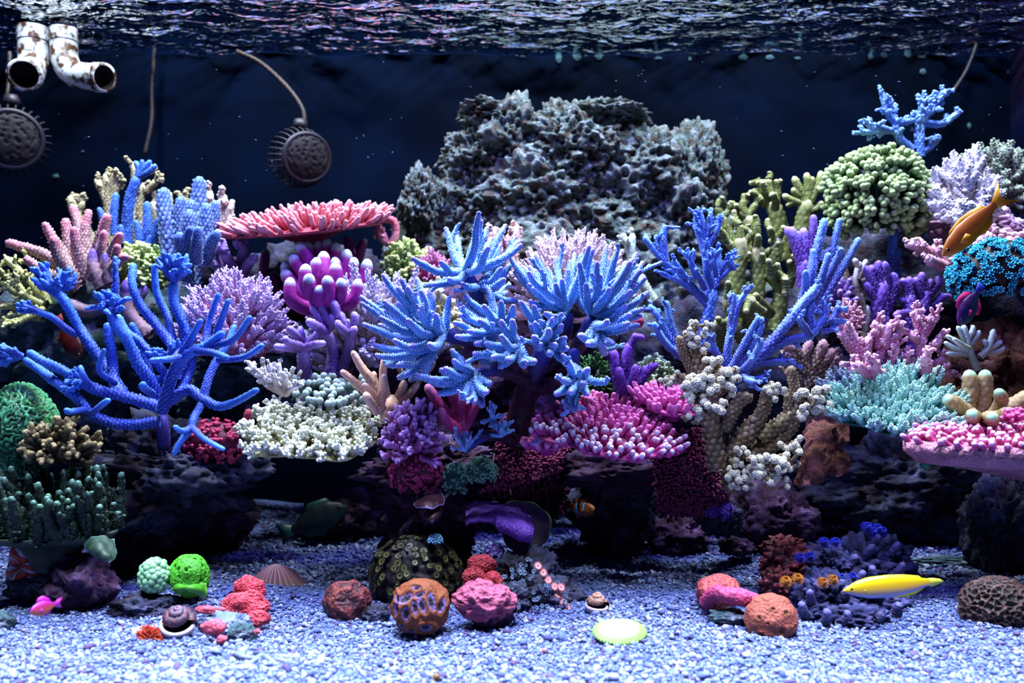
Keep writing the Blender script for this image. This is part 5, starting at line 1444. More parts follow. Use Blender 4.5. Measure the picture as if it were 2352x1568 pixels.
bush('bushy_coral', 'grey lilac bushy coral between the cream and mint corals', 1930, 900, 1.03, 70, 62, cmat('grey_lilac', '6a6488', 'a8b8dc', 'c0c8ea', (.4, 1.), .5), n=60, kind='tuft', width=6, rz=50, up=.2, low=-.3)
MINT = cmat('mint_coral', '5cbca8', 'c4f6e8', 'a0b0ff', (.3, .8), .4)
table('bushy_coral', 'mint green bushy table coral with lilac specks', 2052, 945, 1.0, 125, 95, MINT, n=240, kind='tuft', width=8.5, length=54, tilt=.62, roll=-.10, out=.8, thick=10, stalk=(.3, 25), irr=.1, seed=12, bmat=cmat('mint_plate', '2c6a60', '4a9a88'))
stag('staghorn_coral', 'thin white twiggy coral with bare forked arms', (2235, 850, 1.03), [(9, 7, [(2245, 850), (2225, 800), (2212, 745)]), (7, 5, [(2220, 790), (2205, 760), (2198, 748)]), (6, 5, [(2222, 785), (2235, 755), (2230, 748)]), (7, 5, [(2225, 800), (2200, 785), (2172, 770)]), (7, 5, [(2230, 810), (2195, 800), (2168, 785)]), (7, 5, [(2235, 815), (2200, 812), (2172, 812)]), (6, 5, [(2228, 795), (2245, 770), (2250, 758)]), (8, 6, [(2250, 820), (2270, 800), (2283, 755)]), (7, 5, [(2268, 805), (2290, 790), (2302, 782)]), (7, 5, [(2265, 812), (2295, 805), (2308, 795)]), (6, 5, [(2268, 800), (2262, 785), (2256, 780)]), (6, 5, [(2225, 800, -.02), (2205, 790, -.03), (2190, 778, -.04)]), (6, 4, [(2275, 780), (2285, 770), (2290, 768)])],
     cmat('white_mint_twig', 'b0c4a8', 'd8f2e8', None, (.2, 1.)), bump=.05, n=10)
stag('finger_coral', 'tan finger coral with mint green blunt ends', (2250, 930, .98), [(21, 15, [(2215, 950), (2228, 900), (2226, 848)]), (19, 15, [(2250, 950), (2262, 890), (2262, 848)]), (18, 15, [(2225, 950, -.01), (2190, 925, -.02), (2168, 910, -.02)]), (15, 13, [(2285, 950, -.02), (2300, 920, -.03), (2292, 895, -.04)]), (15, 14, [(2290, 960, -.03), (2310, 950, -.04), (2320, 945, -.05)]), (16, 14, [(2240, 960, -.03), (2235, 955, -.05), (2232, 950, -.06)]), (16, 14, [(2270, 960, -.04), (2278, 960, -.06), (2280, 955, -.07)]), (18, 16, [(2300, 945), (2345, 920), (2370, 900)])], cmat('tan_mint', 'b09060', '9ae0b0', 'd8d8a8', (.82, .97), .4), bump=.05, n=14)
PKE = cmat('pink_edge_coral', 'e04c98', 'ffc4ec', 'ff90d0', (.6, 1.), .3)
table('table_coral', 'broad pink table coral at the picture edge with pale rim', 2480, 990, .93, 395, 170, PKE, n=800, kind='finger', width=6.3, length=25, tilt=.13, roll=-.02, out=1.2, thick=46, dish=.0, stalk=(.2, 90), xmax=2440, irr=.08, seed=15, bmat=cmat('pink_plate', 'a05c70', 'b8788c', None, (.1, .5), mott=.35, mscale=40, bump=.8, bscale=160))
bush('knob_coral', 'small mound of deep pink knobs on the edge table coral', 2330, 958, .92, 30, 26, cmat('deep_pink_knob', 'b02470', 'ff70b8', None, (.3, 1.)), n=34, kind='finger', width=4, length=18, low=-.1, core=.8)
stag('finger_coral', 'mottled tan and teal coral branch beneath the pink table', (2170, 1055, 1.02), [(14, 11, [(2130, 1055), (2170, 1045), (2220, 1058), (2250, 1068)]), (12, 10, [(2150, 1050, 0), (2120, 1045, 0), (2095, 1048, 0)]), (12, 10, [(2160, 1055, -.02), (2135, 1068, -.03), (2120, 1066, -.04)])], cmat('tan_teal_branch', '6a5a40', '3aa088', '9a8a68', (.7, 1.), .6), bump=.2)
# brown flaring plate
m_brp = gmat('brown_plate', [(0, '4a1c1e'), (.5, '5a2428'), (.85, '8a3c58'), (1, 'c07098')], .7, .12, 140., pol='6a3428', bump=.8)
t = thing('plate_coral', 'rusty brown ruffled plate coral with pink edges', 'coral', W(1885, 1050, 1.02))
dish('plate', None, [[(1860, 970, 1.06), (1890, 975, 1.06), (1915, 990, 1.05)], [(1845, 1030, 1.03), (1885, 1025, 1.0), (1925, 1035, 1.02)], [(1832, 1085, 1.01), (1870, 1080, .98), (1925, 1060, 1.0)], [(1824, 1112, 1.0), (1850, 1118, .97), (1870, 1100, .98)]], m_brp, .006, .006, t, 40, 40, 2)
dish('plate', None, [[(1890, 1030, 1.04), (1920, 1030, 1.03), (1945, 1045, 1.03)], [(1890, 1065, 1.02), (1925, 1060, .99), (1955, 1065, 1.0)], [(1905, 1090, 1.0), (1925, 1095, .98), (1945, 1085, .99)]], m_brp, .006, .004, t, 36, 30, 4)
dish('plate', None, [[(1850, 960, 1.08), (1890, 955, 1.07), (1940, 965, 1.08)], [(1850, 1010, 1.06), (1895, 1005, 1.04), (1950, 1010, 1.06)], [(1860, 1060, 1.06), (1895, 1065, 1.05), (1935, 1050, 1.06)]], m_brp, .006, .006, t, 36, 30, 9)
# ================================================================== life on the sand and on the pillar feet
# dark green scrolled plate coral with upright fins
rock('reef_rock', 'maroon rock foot carrying the dark green plate coral', 185, 1340, .92, 80, 66, 65, m_rock2, 81, amp=.3, floor=-.01)
DKG = cmat('dark_green_fins', '0a1c10', '6c9684', '264c3a', (.88, 1.), .6)
t = table('plate_coral', 'dark green cup shaped coral bristling with upright knobbly fins', 122, 1225, .93, 150, 92, DKG, n=90, kind='bark', width=10.5, length=92, tilt=.12, roll=-.02, out=.25, thick=14, dish=.10, stalk=(.38, 60), irr=.08, seed=21, lv=.65, bmat=cmat('dark_green_cup', '16241a', '2a4030', None, (.1, .5)))
mb_, P_, N_ = sheet([[W(*p) for p in r] for r in [[(195, 1240, .9), (222, 1235, .89), (262, 1240, .9)], [(200, 1262, .88), (230, 1262, .865), (264, 1270, .88)], [(235, 1280, .87), (250, 1290, .86), (262, 1285, .87)]]], 30, 20, .005, .003, 60, 3)
put('scroll', mb_.mesh('scroll'), gmat('green_scroll', [(0, '1c3628'), (.7, '2c5040'), (1, '88b8a8')], .6, .1), t)

# striped red and white fleshy coral
v, f = ico(5)
ang = np.arctan2(v[:, 2], v[:, 0])
lob = 1 + .16 * np.cos(3 * ang + .6) + .05 * noise3(v * 4)
rad = np.sqrt(v[:, 0] ** 2 + v[:, 2] ** 2)
w = v * lob[:, None]
w[:, 1] += .35 * np.exp(-(rad / .28) ** 2)
st = .5 + .5 * np.sin(v[:, 2] * 9 + 3.5 * np.sin(ang * 1.5) + fbm(v * 3, 2) * 1.5)
k_ = .95 / F
solo('meat_coral', 'rust red fleshy coral with white stripes beside the green plate coral', 'coral', MB().add(w * np.array([42, 30, 46]) * k_, None, f, np.stack([st, rad * 0, rad], 1)).mesh('meat_coral'),
     gmat('red_white_stripes', [(0, 'b84020'), (.55, '9a2c28'), (.8, '7a2a4c'), (.9, 'b8b4c4'), (1, 'd0d0dc')], .5, .06, 90), mtx=Matrix.Translation(Vector(W(58, 1292, .95))))
rock('small_rock', 'rough dark stone under the striped fleshy coral', 70, 1350, .95, 55, 32, 35, m_rockt, 82, amp=.3, sub=5)

# bubble coral and green favia on their stone
rock('small_rock', 'purple grey stone under the bubble coral', 335, 1400, .90, 72, 36, 50, m_rock, 83, amp=.35, knob=.12, sub=5)
bush('bubble_coral', 'pale green bubble coral like a bunch of grapes', 354, 1322, .90, 38, 44, cmat('bubble_green', '4c8c58', '94cc94', None, (.3, 1.), rough=.25, mott=.08, bump=0, spec=.6), n=86, kind='bead', width=2.0, length=20, rz=34, up=0, low=-.95, core=.85, jit=.05, jl=.06)
me_, mt_ = lump(434, 1322, .91, 42, 43, 38, 6, 'mouths', 2.8, .26, 4, low=.14, fa=.045)
t = thing('favia_coral', 'bright lime green brain coral with star shaped pits', 'coral', W(434, 1365, .91))
put('head', me_, gmat('lime_favia', [(0, '1c5010'), (.3, '46b018'), (.7, '3c9c18'), (1, '2c7a14')], .5, .22, 260, pol='50b824', bump=.5, gain=.6), t, mt_)
dish('skirt', None, [[(400, 1340, .90), (435, 1345, .885), (472, 1340, .90)], [(396, 1352, .895), (435, 1350, .875), (474, 1362, .895)], [(402, 1358, .9), (435, 1354, .88), (468, 1376, .895)]], gmat('lime_skirt', [(0, '3c8c18'), (.8, '5cb030'), (1, 'b0e060')], .5, .06), .004, .002, t)
rock('small_rock', 'smooth violet stone below the lime brain coral', 440, 1385, .92, 40, 24, 34, m_rock2, 84, amp=.2, sub=5)

# fluted striped coral (closed) on the sand
def fluted(name, label, px, py, d, rx, h, ry, nf, mat, cat='coral', amp=.08, power=1.6, disc=False, tilt=0.):
    k = d / F
    na, nr = 180, 26
    a = np.arange(na) * 2 * PI / na
    V, A = [], []
    for i in range(nr):
        s = i / (nr - 1)
        fl = np.cos(nf * a + 1.5 * np.sin(3 * a) + s * 1.2) * amp * s
        r = s * (1 + fl + .05 * np.sin(2 * a + 1))
        z = h * ((1 - s ** power) if not disc else (.55 + .45 * math.sin(min(1, s * 1.15) * PI * .9) - .5 * s ** 6)) + fl * h * .5
        V.append(np.stack([np.cos(a) * r * rx, np.sin(a) * r * ry, z], 1))
        A.append(np.stack([a * 0 + s, .5 + .5 * np.cos(nf * a + 1.5 * np.sin(3 * a) + s * 1.2), a * 0], 1))
    V.append(V[-1] * np.array([.96, .96, 1]) - [0, 0, h * .25])
    A.append(A[-1])
    nr += 1
    g = np.arange(na * nr).reshape(nr, na)
    q = np.stack([g[:-1], g[1:], np.roll(g[1:], -1, 1), np.roll(g[:-1], -1, 1)], -1).reshape(-1, 4)
    return solo(name, label, cat, MB().add(np.concatenate(V) * k, q, None, np.concatenate(A)).mesh(name), mat, mtx=Matrix.Translation(Vector(W(px, py, d))) @ Matrix.Rotation(tilt, 4, 'X'))
fluted('fluted_coral', 'dusky pink fluted coral mound with fine stripes', 633, 1358, 1.0, 74, 64, 60, 26, gmat('dusky_stripes', [(0, 'd0a8c0'), (.4, 'b87a90'), (.8, '8a7a50'), (1, 'a8a85c')], .6, .12, 120, pol='5a2c48'))

# red ruffled coral
m_red = cmat('red_ruffle', 'c01c50', 'f8506c', 'ff7858', (.2, .9), .35, mott=.3, mscale=60, bump=.6, bscale=300)
def lumps(name, label, parts, mat, cat='coral', pattern='bumps', freq=9., amp=.15, low=.26, fa=.03):
    t = thing(name, label, cat, W(parts[0][0], parts[0][1] + parts[0][4], parts[0][2]))
    for i, (x, y, d, rx, ry) in enumerate(parts):
        me, mt = lump(x, y, d, rx, ry, (rx + ry) * .42, 6, pattern, freq, amp, i * 3 + int(x) % 17, low, fa=fa)
        put('lobe', me, mat, t, mt)
    return t
lumps('ruffled_coral', 'vivid red ruffled coral piled up on the sand', [(580, 1395, .87, 42, 34), (545, 1390, .86, 34, 28), (572, 1352, .89, 36, 28), (592, 1420, .85, 28, 18)], m_red)
t = thing('small_rock', 'grey stone with salmon pink crust patches beside the red coral', 'rock', W(520, 1470, .82))
m_pst = rmat('pale_stone', ['2c3450', '444c6c', '5c6888', '7480a0', '98a0c0'], 40)
rock('body', None, 515, 1440, .835, 62, 34, 45, m_pst, 85, parent=t, amp=.25, sub=5)
rock('body', None, 556, 1456, .82, 30, 22, 26, m_rockt, 86, parent=t, amp=.3, knob=.15, sub=5)
m_salm = cmat('salmon_crust', 'd85068', 'f07880', None, (.2, .9), mott=.25, mscale=80, bump=.5, bscale=400)
for x, y, d, a, b in [(492, 1440, .80, 30, 18), (472, 1400, .83, 24, 10), (505, 1400, .84, 16, 7), (510, 1468, .79, 12, 11), (590, 1450, .80, 8, 7)]:
    me, mt = lump(x, y, d, a, b, b, 4, 'bumps', 10, .08, int(x) % 13)
    put('crust', me, m_salm, t, mt)
# turban snail in its pale ring
def lathe(prof, n=40):
    a = np.arange(n) * 2 * PI / n
    V = np.concatenate([np.stack([np.cos(a) * r, np.sin(a) * r, a * 0 + z], 1) for r, z, t in prof])
    A = np.concatenate([np.tile([t, 0, 0], (n, 1)) for r, z, t in prof])
    q = [(i * n + j, i * n + (j + 1) % n, (i + 1) * n + (j + 1) % n, (i + 1) * n + j) for i in range(len(prof) - 1) for j in range(n)]
    return MB().add(V, q, None, A)
def snail(name, label, px, py, d, r, m_shell, m_ring, tilt=(.45, .15)):
    k = d / F * r
    t = thing(name, label, 'snail', W(px, py + r * .8, d))
    M = Matrix.Translation(Vector(W(px, py, d))) @ Matrix.Rotation(tilt[0], 4, 'X') @ Matrix.Rotation(tilt[1], 4, 'Y') @ Matrix.Scale(k, 4)
    put('rim', lathe([(.78, -.1, .2), (.82, .1, .6), (.92, .16, 1), (1.02, .1, .8), (1.05, -.05, .5), (1.0, -.25, .2), (.8, -.6, 0), (.5, -.75, 0), (.05, -.75, 0)]).mesh('rim'), m_ring, t, M)
    mb = MB()
    th = np.linspace(0, 3.2 * 2 * PI, 60)
    rr = .86 * np.exp(-th * .085)
    pts = np.stack([np.cos(th) * (rr - .12), np.sin(th) * (rr - .12), .1 + 1.3 * (1 - np.exp(-th * .1))], 1)
    tube(mb, pts, list(np.maximum(.42 * np.exp(-th * .06), .1)), 12, sp=.35, bump=.1, wob=.05)
    put('spire', mb.mesh('spire'), m_shell, t, M)
m_shell = cmat('purple_shell', '382c40', '6a5a70', 'a04840', (.3, 1.), .5, mscale=30)
m_ring = gmat('pale_shell_ring', [(0, '4a5a58'), (.5, '9a90a0'), (1, 'd8ccd8')], .5, .2, 40)
snail('turban_snail', 'dark turban snail in a pale shell ring on the sand', 408, 1432, .81, 38, m_shell, m_ring)
bush('small_anemone', 'rusty red anemone with short pointed tentacles by the turban snail', 343, 1468, .80, 38, 34, cmat('rust_anemone', '7a2418', 'd04c30', None, (.3, 1.)), n=130, kind='cone', width=2.0, length=34, rz=26, up=.1, low=.0, core=.5)
rock('small_rock', 'dark stone cut off by the picture edge', -6, 1432, .85, 34, 28, 30, m_rockt, 87, amp=.25, sub=5)
bush('encrusting_coral', 'knobbly dark blue crust on the stone by the bubble coral', 310, 1180, 1.02, 55, 60, cmat('dark_blue_knobs', '181430', '3c3c70', None, (.4, 1.)), n=200, kind='club', width=1.9, length=16, low=-.7, core=.9, rz=40)

# zoanthid mound at the pillar foot
t = thing('zoanthid_colony', 'dark mound of button polyps with yellow green centres', 'coral', W(955, 1380, .95))
rock('base', None, 955, 1320, .97, 100, 82, 82, smat('zoa_mat', '140c10', .6, '24161c', 60.), 88, parent=t, amp=.14, pits=.02, sub=5)
m_zoa = gmat('zoa_polyp', [(0, '160e0e'), (.3, '261c12'), (.6, '3c3a16'), (.8, '74743c'), (.9, '4c5420'), (1, '4c5c24')], .5, .05)
i = 0
for j in range(190):
    z = 1 - 1.5 * (j + .5) / 190
    a = j * 2.39996 + R.normal(0, .12)
    z = min(.99, z + R.normal(0, .03))
    s = math.sqrt(max(0, 1 - z * z))
    u = np.array([s * math.cos(a), s * math.sin(a), z])
    if u[1] > .25:
        continue
    c = W(955, 1320, .97)
    p = c + u * np.array([100, 82, 82]) * .97 / F * .97
    put('polyp', proto('zoa', 0), m_zoa, t, frame(p, nrm(u + [0, -.15, .15] + R.normal(0, .2, 3)), 14 * .97 / F * R.uniform(.7, 1.25), 15 * .97 / F, 0))
# heads on the sand
me_, mt_ = lump(796, 1386, .90, 54, 52, 44, 5, 'ridges', 1.7, .22, 9, low=.12, floor=-.01)
solo('scoly_coral', 'dull brick red fleshy coral ball', 'coral', me_, cmat('brick_flesh', '54242a', '8c3a30', '60303c', (.5, 1.), .5, mott=.25, mscale=90, bump=.5, bscale=300), mtx=mt_)
rock('small_rock', 'small blue grey stone behind the brick red coral ball', 862, 1410, .89, 32, 20, 24, m_rock, 89, amp=.3, floor=-.01, sub=5)
# orange acan: ovals with purple mouths
def acan(px, py, d, r, mouths, seed=0, ring=.07):
    v, f = ico(6)
    base = 1 + .08 * noise3(v * 2.2 + seed)
    t = np.ones(len(v))
    for (mx_, my_, a, b, rot) in mouths:             # mouth centres on the visible hemisphere, in unit-disc coordinates
        x, z = v[:, 0] - mx_, v[:, 2] - my_
        c, s = math.cos(rot), math.sin(rot)
        a, b = a * 1.7, b * 1.6
        e = np.sqrt(((x * c + z * s) / a) ** 2 + ((-x * s + z * c) / b) ** 2) + np.where(v[:, 1] < 0.1, 0, 9) + .12 * noise3(v * 16)
        t = np.minimum(t, np.clip(e / 2.0, 0, 1))
    h = np.where(t < .5, -1 + t * 2.0, 0) * .09 + ring * np.sin(np.clip((t - .45) / .55, 0, 1) * PI)
    fine = noise3(v * 45)
    w = v * (base + h + .010 * fine)[:, None] * r * d / F * np.array([1, .9, .95])
    w[:, 2] = np.maximum(w[:, 2], -.75 * r * d / F)
    return MB().add(w, None, f, np.stack([t, np.clip(.3 + fine, 0, 1) * np.clip((t - .5) * 6, 0, 1), v[:, 2]], 1)).mesh('head'), Matrix.Translation(Vector(W(px, py, d)))
me_, mt_ = acan(967, 1392, .845, 67, [(-.45, .48, .17, .08, .6), (.02, .62, .10, .05, .3), (.12, .30, .07, .16, .4), (.42, .38, .07, .18, .3), (-.12, .22, .06, .14, .2), (-.42, -.02, .08, .16, -.1), (-.76, .08, .06, .14, -.15), (.22, -.52, .12, .10, 0), (-.28, -.70, .08, .07, 0), (-.62, -.58, .06, .08, 0), (.72, .2, .06, .14, -.2), (-.1, .82, .08, .03, 0), (-.75, .42, .05, .08, .3)])
solo('acan_coral', 'rust orange ball coral with violet rimmed oval mouths', 'coral', me_, gmat('rust_acan', [(0, '14060e'), (.30, '2c1020'), (.40, '9a78c4'), (.47, '8060a0'), (.54, '8a3c10'), (1, '9c4a14')], .7, .03, 220, pol='6a2c0c', gain=.5, bump=.6), mtx=mt_)
me_, mt_ = lump(1112, 1378, .86, 66, 44, 50, 6, 'ridges', 3.0, .20, 14, low=.16, floor=-.005)
t = thing('acan_coral', 'dusty rose coral of folded lobes beside the orange ball', 'coral', W(1112, 1420, .86))
put('head', me_, gmat('rose_lobes', [(0, '7a4a70'), (.5, 'a04464'), (.85, 'c85a76'), (1, 'cc7088')], .7, .1, 160, pol='b04c6a', gain=.6, bump=.8), t, mt_)
rock('base', None, 1130, 1412, .865, 48, 28, 36, m_rock2, 90, parent=t, amp=.3, sub=5)
lumps('ruffled_coral', 'crimson ruffled coral on the stone above the rose coral', [(1105, 1300, .93, 34, 26), (1090, 1325, .92, 30, 26), (1132, 1335, .91, 22, 22), (1112, 1350, .90, 26, 18)], cmat('crimson_ruffle', 'a01c40', 'e04858', 'f06848', (.2, .9), .3, mott=.3, mscale=60, bump=.6, bscale=300))
t = thing('small_rock', 'sloping grey rock set with tube worms and pink button polyps', 'rock', W(1240, 1410, .92))
rock('body', None, 1215, 1325, .95, 62, 62, 50, m_rock, 91, parent=t, amp=.35, knob=.15, sub=5)
rock('body', None, 1250, 1370, .93, 72, 48, 50, m_rock, 92, parent=t, amp=.35, knob=.15, sub=5)
rock('body', None, 1175, 1375, .91, 42, 34, 36, m_rock, 93, parent=t, amp=.35, knob=.2, sub=5)
m_tubeg = cmat('grey_tubes', '3a4260', '9ab0d0', None, (.3, 1.))
for i in range(70):
    x, y = R.uniform(1150, 1300), R.uniform(1275, 1400)
    if y < 1270 + abs(x - 1205) * .9:
        continue
    put('tube_worm', pick('star', 3), m_tubeg, t, frame(W(x, y, .915 - (y - 1330) * .0004), nrm([R.normal(0, .4), -.9, .6]), R.uniform(9, 14) * .92 / F, 14 * .92 / F))
m_zoap = gmat('pink_zoa', [(0, '8a4a5a'), (.3, 'c07a70'), (.6, 'd85a78'), (.85, 'f0b0a8'), (1, 'c04868')], .5, .05)
for x, y in [(1232, 1303), (1255, 1335), (1270, 1350), (1278, 1368), (1290, 1385), (1300, 1402), (1310, 1410), (1244, 1318), (1285, 1352)]:
    put('button_polyp', proto('zoa', 0), m_zoap, t, frame(W(x, y, .895), nrm([.4, -.8, .6]), 14 * .92 / F, 14 * .92 / F))
bush('encrusting_coral', 'lilac lumpy crust on top of the sloping grey rock', 1135, 1270, .96, 26, 24, cmat('lilac_crust', '5a3a8a', '8a80d0', None, (.3, 1.)), n=60, kind='club', width=1.7, length=14, low=-.5, core=.9)
# cone snail shell
snail('top_shell', 'small tan and white pointed shell lying on the sand', 1370, 1392, .88, 26, cmat('tan_shell', '8a5c40', 'c8846c', 'e0c0b0', (.3, 1.), .6), gmat('shell_skirt', [(0, '6a5a70'), (.6, 'a890a0'), (1, 'c8b0b8')], .5, .2, 60), (.1, .1))
fluted('disc_coral', 'flat lime and cream disc coral lying on the sand', 1423, 1452, .79, 60, 15, 50, 44, gmat('lime_disc', [(0, 'a8c898'), (.3, 'd0e0b8'), (.65, 'd8e8c0'), (.85, '98cc58'), (1, '6cb030')], .5, .08, 90, pol='8ac058', gain=.26), amp=.04, disc=True, tilt=.3)
# pink and orange brains
t = thing('brain_coral', 'pink and orange folded brain coral', 'coral', W(1670, 1400, .90))
m_pko = cmat('pink_orange_flesh', 'c84060', 'f08070', 'e05890', (.3, .9), .4, mott=.3, mscale=50, bump=.6, bscale=260, alt='d05878')
me_, mt_ = lump(1650, 1358, .90, 54, 40, 44, 5, 'bumps', 14, .05, 5, low=.12)
put('lobe', me_, cmat('orange_pink_flesh', 'b04a38', 'e8785c', 'e06078', (.3, .9), .5, mott=.25, mscale=60, bump=.6, bscale=260), t, mt_)
mb = MB()
tube(mb, [W(1620, 1385, .885), W(1645, 1362, .87), W(1670, 1366, .86), W(1705, 1372, .86), W(1748, 1376, .865)], [16 * .87 / F, 17 * .87 / F, 18 * .87 / F, 20 * .87 / F, 9 * .87 / F], 22, sp=.22, bump=.06, wob=.04)
put('lobe', mb.mesh('lobe'), cmat('hot_pink_flesh', 'c83c74', 'e85890', 'ff80a8', (.3, .9), .4, mott=.2, bump=.5, bscale=260), t)
rock('small_rock', 'flat grey slab leaning against the orange ball coral', 1672, 1416, .86, 44, 15, 30, m_rockt, 94, amp=.3, sub=5)
me_, mt_ = acan(1770, 1420, .835, 60, [(.35, .45, .06, .05, 0), (-.35, .08, .04, .03, 0), (.18, -.2, .08, .09, 0), (-.55, -.42, .07, .06, 0), (.5, -.55, .06, .05, 0), (-.1, .62, .06, .03, 0), (.72, -.12, .04, .06, 0), (-.62, .25, .04, .05, 0)], 4, ring=.02)
solo('brain_coral', 'salmon orange ball coral with a few green mouths', 'coral', me_, gmat('salmon_ball', [(0, '5a7a20'), (.2, '5a4a14'), (.4, '904428'), (.6, 'b85c44'), (1, 'b8604c')], .7, .05, 200, pol='984030', gain=.55, bump=.9), mtx=mt_)
# dark red lobed coral and the worm rock
lumps('lobe_coral', 'dark red coral of smooth rounded lobes behind the worm rock', [(1815, 1300, 1.0, 66, 58), (1790, 1345, .97, 46, 44), (1870, 1285, 1.0, 44, 34), (1800, 1255, 1.02, 50, 26)], cmat('dark_red_lobes', '4a1420', '8a2c34', None, (.2, .9), mott=.2, bump=.3, bscale=200), pattern='bumps', freq=2.7, amp=.4, low=.1, fa=.008)
m_rockv = rmat('violet_rock', ['0c0a1a', '18142e', '222648', '38345e', '5c5c8c'], 40)
t = thing('worm_rock', 'knobby blue grey rock colonised by blue and orange feather worms', 'rock', W(1960, 1430, .90))
for x, y, d, a, b, s in [(1900, 1370, .93, 66, 52, 1), (1985, 1390, .93, 85, 45, 2), (1960, 1310, .98, 90, 62, 3), (2030, 1300, 1.0, 60, 60, 4), (1880, 1410, .90, 40, 28, 5), (1970, 1420, .88, 60, 24, 6), (1920, 1300, .96, 38, 34, 7)]:
    rock('body', None, x, y, d, a, b, None, m_rockv, 100 + s, parent=t, amp=.3, knob=.32, kf=4.5, sub=5)
m_kn = cmat('knob_crust', '28244a', '5c5890', '7c7ab0', (.3, 1.), .5)
for x, y, l, dx in [(1945, 1300, 60, .0), (1975, 1280, 70, .2), (2000, 1260, 75, -.1), (2030, 1270, 66, .2), (2000, 1320, 50, .4), (2045, 1310, 50, .3), (1965, 1330, 46, .3), (1905, 1350, 46, -.2), (1870, 1380, 56, -.3), (1935, 1370, 50, .1), (1890, 1420, 46, .1), (1930, 1420, 40, -.1), (2010, 1420, 34, .2), (1850, 1400, 44, -.4), (2060, 1400, 30, .3), (2020, 1340, 40, .3), (1940, 1345, 36, -.3), (2035, 1335, 34, .5)]:
    put('knob', pick('finger'), m_kn, t, frame(W(x, y + l * .3, .885 + (1400 - y) * .0007), nrm([dx + R.normal(0, .2), -.4, .8]), 10 * .93 / F / .13, l * .93 / F))
def feather(px, py, d, r, mat, n=5, label=None):
    """twin spiral feather crowns of a tube worm, fine rays in whorls"""
    mb = MB()
    for s in (-1, 1):
        for i in range(n):
            z = i / n
            rr = .62 * (1 - z * .8)
            for j in range(18):
                a = j * 2 * PI / 18 + z * 2
                tube(mb, [(s * .55, 0, z * .9), (s * .55 + .6 * rr * math.cos(a), .6 * rr * math.sin(a), z * .9 + .08), (s * .55 + rr * math.cos(a), rr * math.sin(a), z * .9 + .24)], [.028, .03, .022], 4, sp=5, bump=0, wob=0)
    put('feather_worm', mb.mesh('feather_worm'), mat, t, frame(W(px, py, d), (R.uniform(-.2, .2), -.75, .6), r * d / F, r * d / F, R.uniform(-.3, .3)), label=label)
m_fo, m_fb = cmat('orange_feather', 'a05a18', 'f09a38'), cmat('blue_feather', '1c1c9c', '3a48e8')
feather(1818, 1335, .90, 25, m_fo, label='orange feather worm crown')
feather(1898, 1338, .90, 24, m_fo, label='orange feather worm crown')
for x, y in [(1845, 1283), (1905, 1248), (1945, 1330), (1998, 1215), (2010, 1225), (1880, 1355)]:
    feather(x, y, .93 if y > 1300 else .95, 23, m_fb, label='blue feather worm crown')
me_, mt_ = lump(2287, 1392, .87, 76, 66, 60, 6, 'pits', 4.3, .16, 6, low=.08, floor=-.008, thin=3.6)
solo('favia_coral', 'dark brown brain coral with pale honeycomb ridges', 'coral', me_, gmat('brown_honeycomb', [(0, '2a3018'), (.12, '241a14'), (.6, '38201a'), (.82, '5a382e'), (.95, '8a6a60'), (1, '9a7c70')], .6, .08, 160), mtx=mt_)
rock('small_rock', 'rough lilac stone with purple tufts in the shade of the cream coral', 1655, 1185, 1.10, 46, 42, 36, m_rock, 95, amp=.35, knob=.2, sub=5)
bush('star_polyps', 'violet tufts of polyps on the shaded lilac stone', 1650, 1172, 1.07, 34, 24, cmat('violet_tuft', '3a1c80', '8a5cf0', None, (.4, 1.)), n=60, kind='star', width=1.6, length=12, low=-.5, core=.85)
rock('small_rock', 'violet frilly stone on the sand below the boulder', 1690, 1255, 1.12, 40, 20, 30, m_rock2, 96, amp=.35, sub=5)
rock('small_rock', 'pale pebbly ridge of stones at the back of the sand', 2200, 1290, 1.08, 95, 10, 30, m_rockt, 97, amp=.4, sub=5)

# brittle star arms poking from the sand
m_star = gmat('star_arm', [(0, '5a6284'), (.5, '7c84a4'), (1, '4a5478')], .7, .25, 300)
t = thing('brittle_star', 'banded grey brittle star arms lying half buried in the sand', 'starfish', W(600, 1525, SAND_D(1525)))
for pp in [[(540, 1512), (565, 1520), (605, 1526)], [(600, 1514), (590, 1524), (545, 1550)], [(600, 1514), (620, 1526), (645, 1548)], [(625, 1518), (660, 1520), (692, 1524)], [(628, 1524), (660, 1530), (680, 1530)]]:
    mb = MB()
    tube(mb, [W(x, y, SAND_D(y)) + [0, 0, .004] for x, y in pp], [.0022, .002, .0012], 9, sp=.5, bump=.5, wob=.1)
    put('arm', mb.mesh('arm'), m_star, t)
for lab, x, y, r, c in [('tiny pale snail shell half sunk in the front sand', 385, 1540, 16, ('8a8a9c', 'd0ccd8')), ('tiny brown shell at the front edge of the sand', 1001, 1558, 9, ('6a4a30', 'a07850')), ('rusty little cone shell near the lime disc', 1250, 1498, 8, ('8a5a70', 'c0a0b0'))]:
    snail('tiny_shell', lab, x, y - r * .3, SAND_D(y), r, cmat('tiny_shell', c[0], c[1], None, (.3, 1.)), cmat('tiny_shell_rim', c[0], c[1]), (.6, .4))
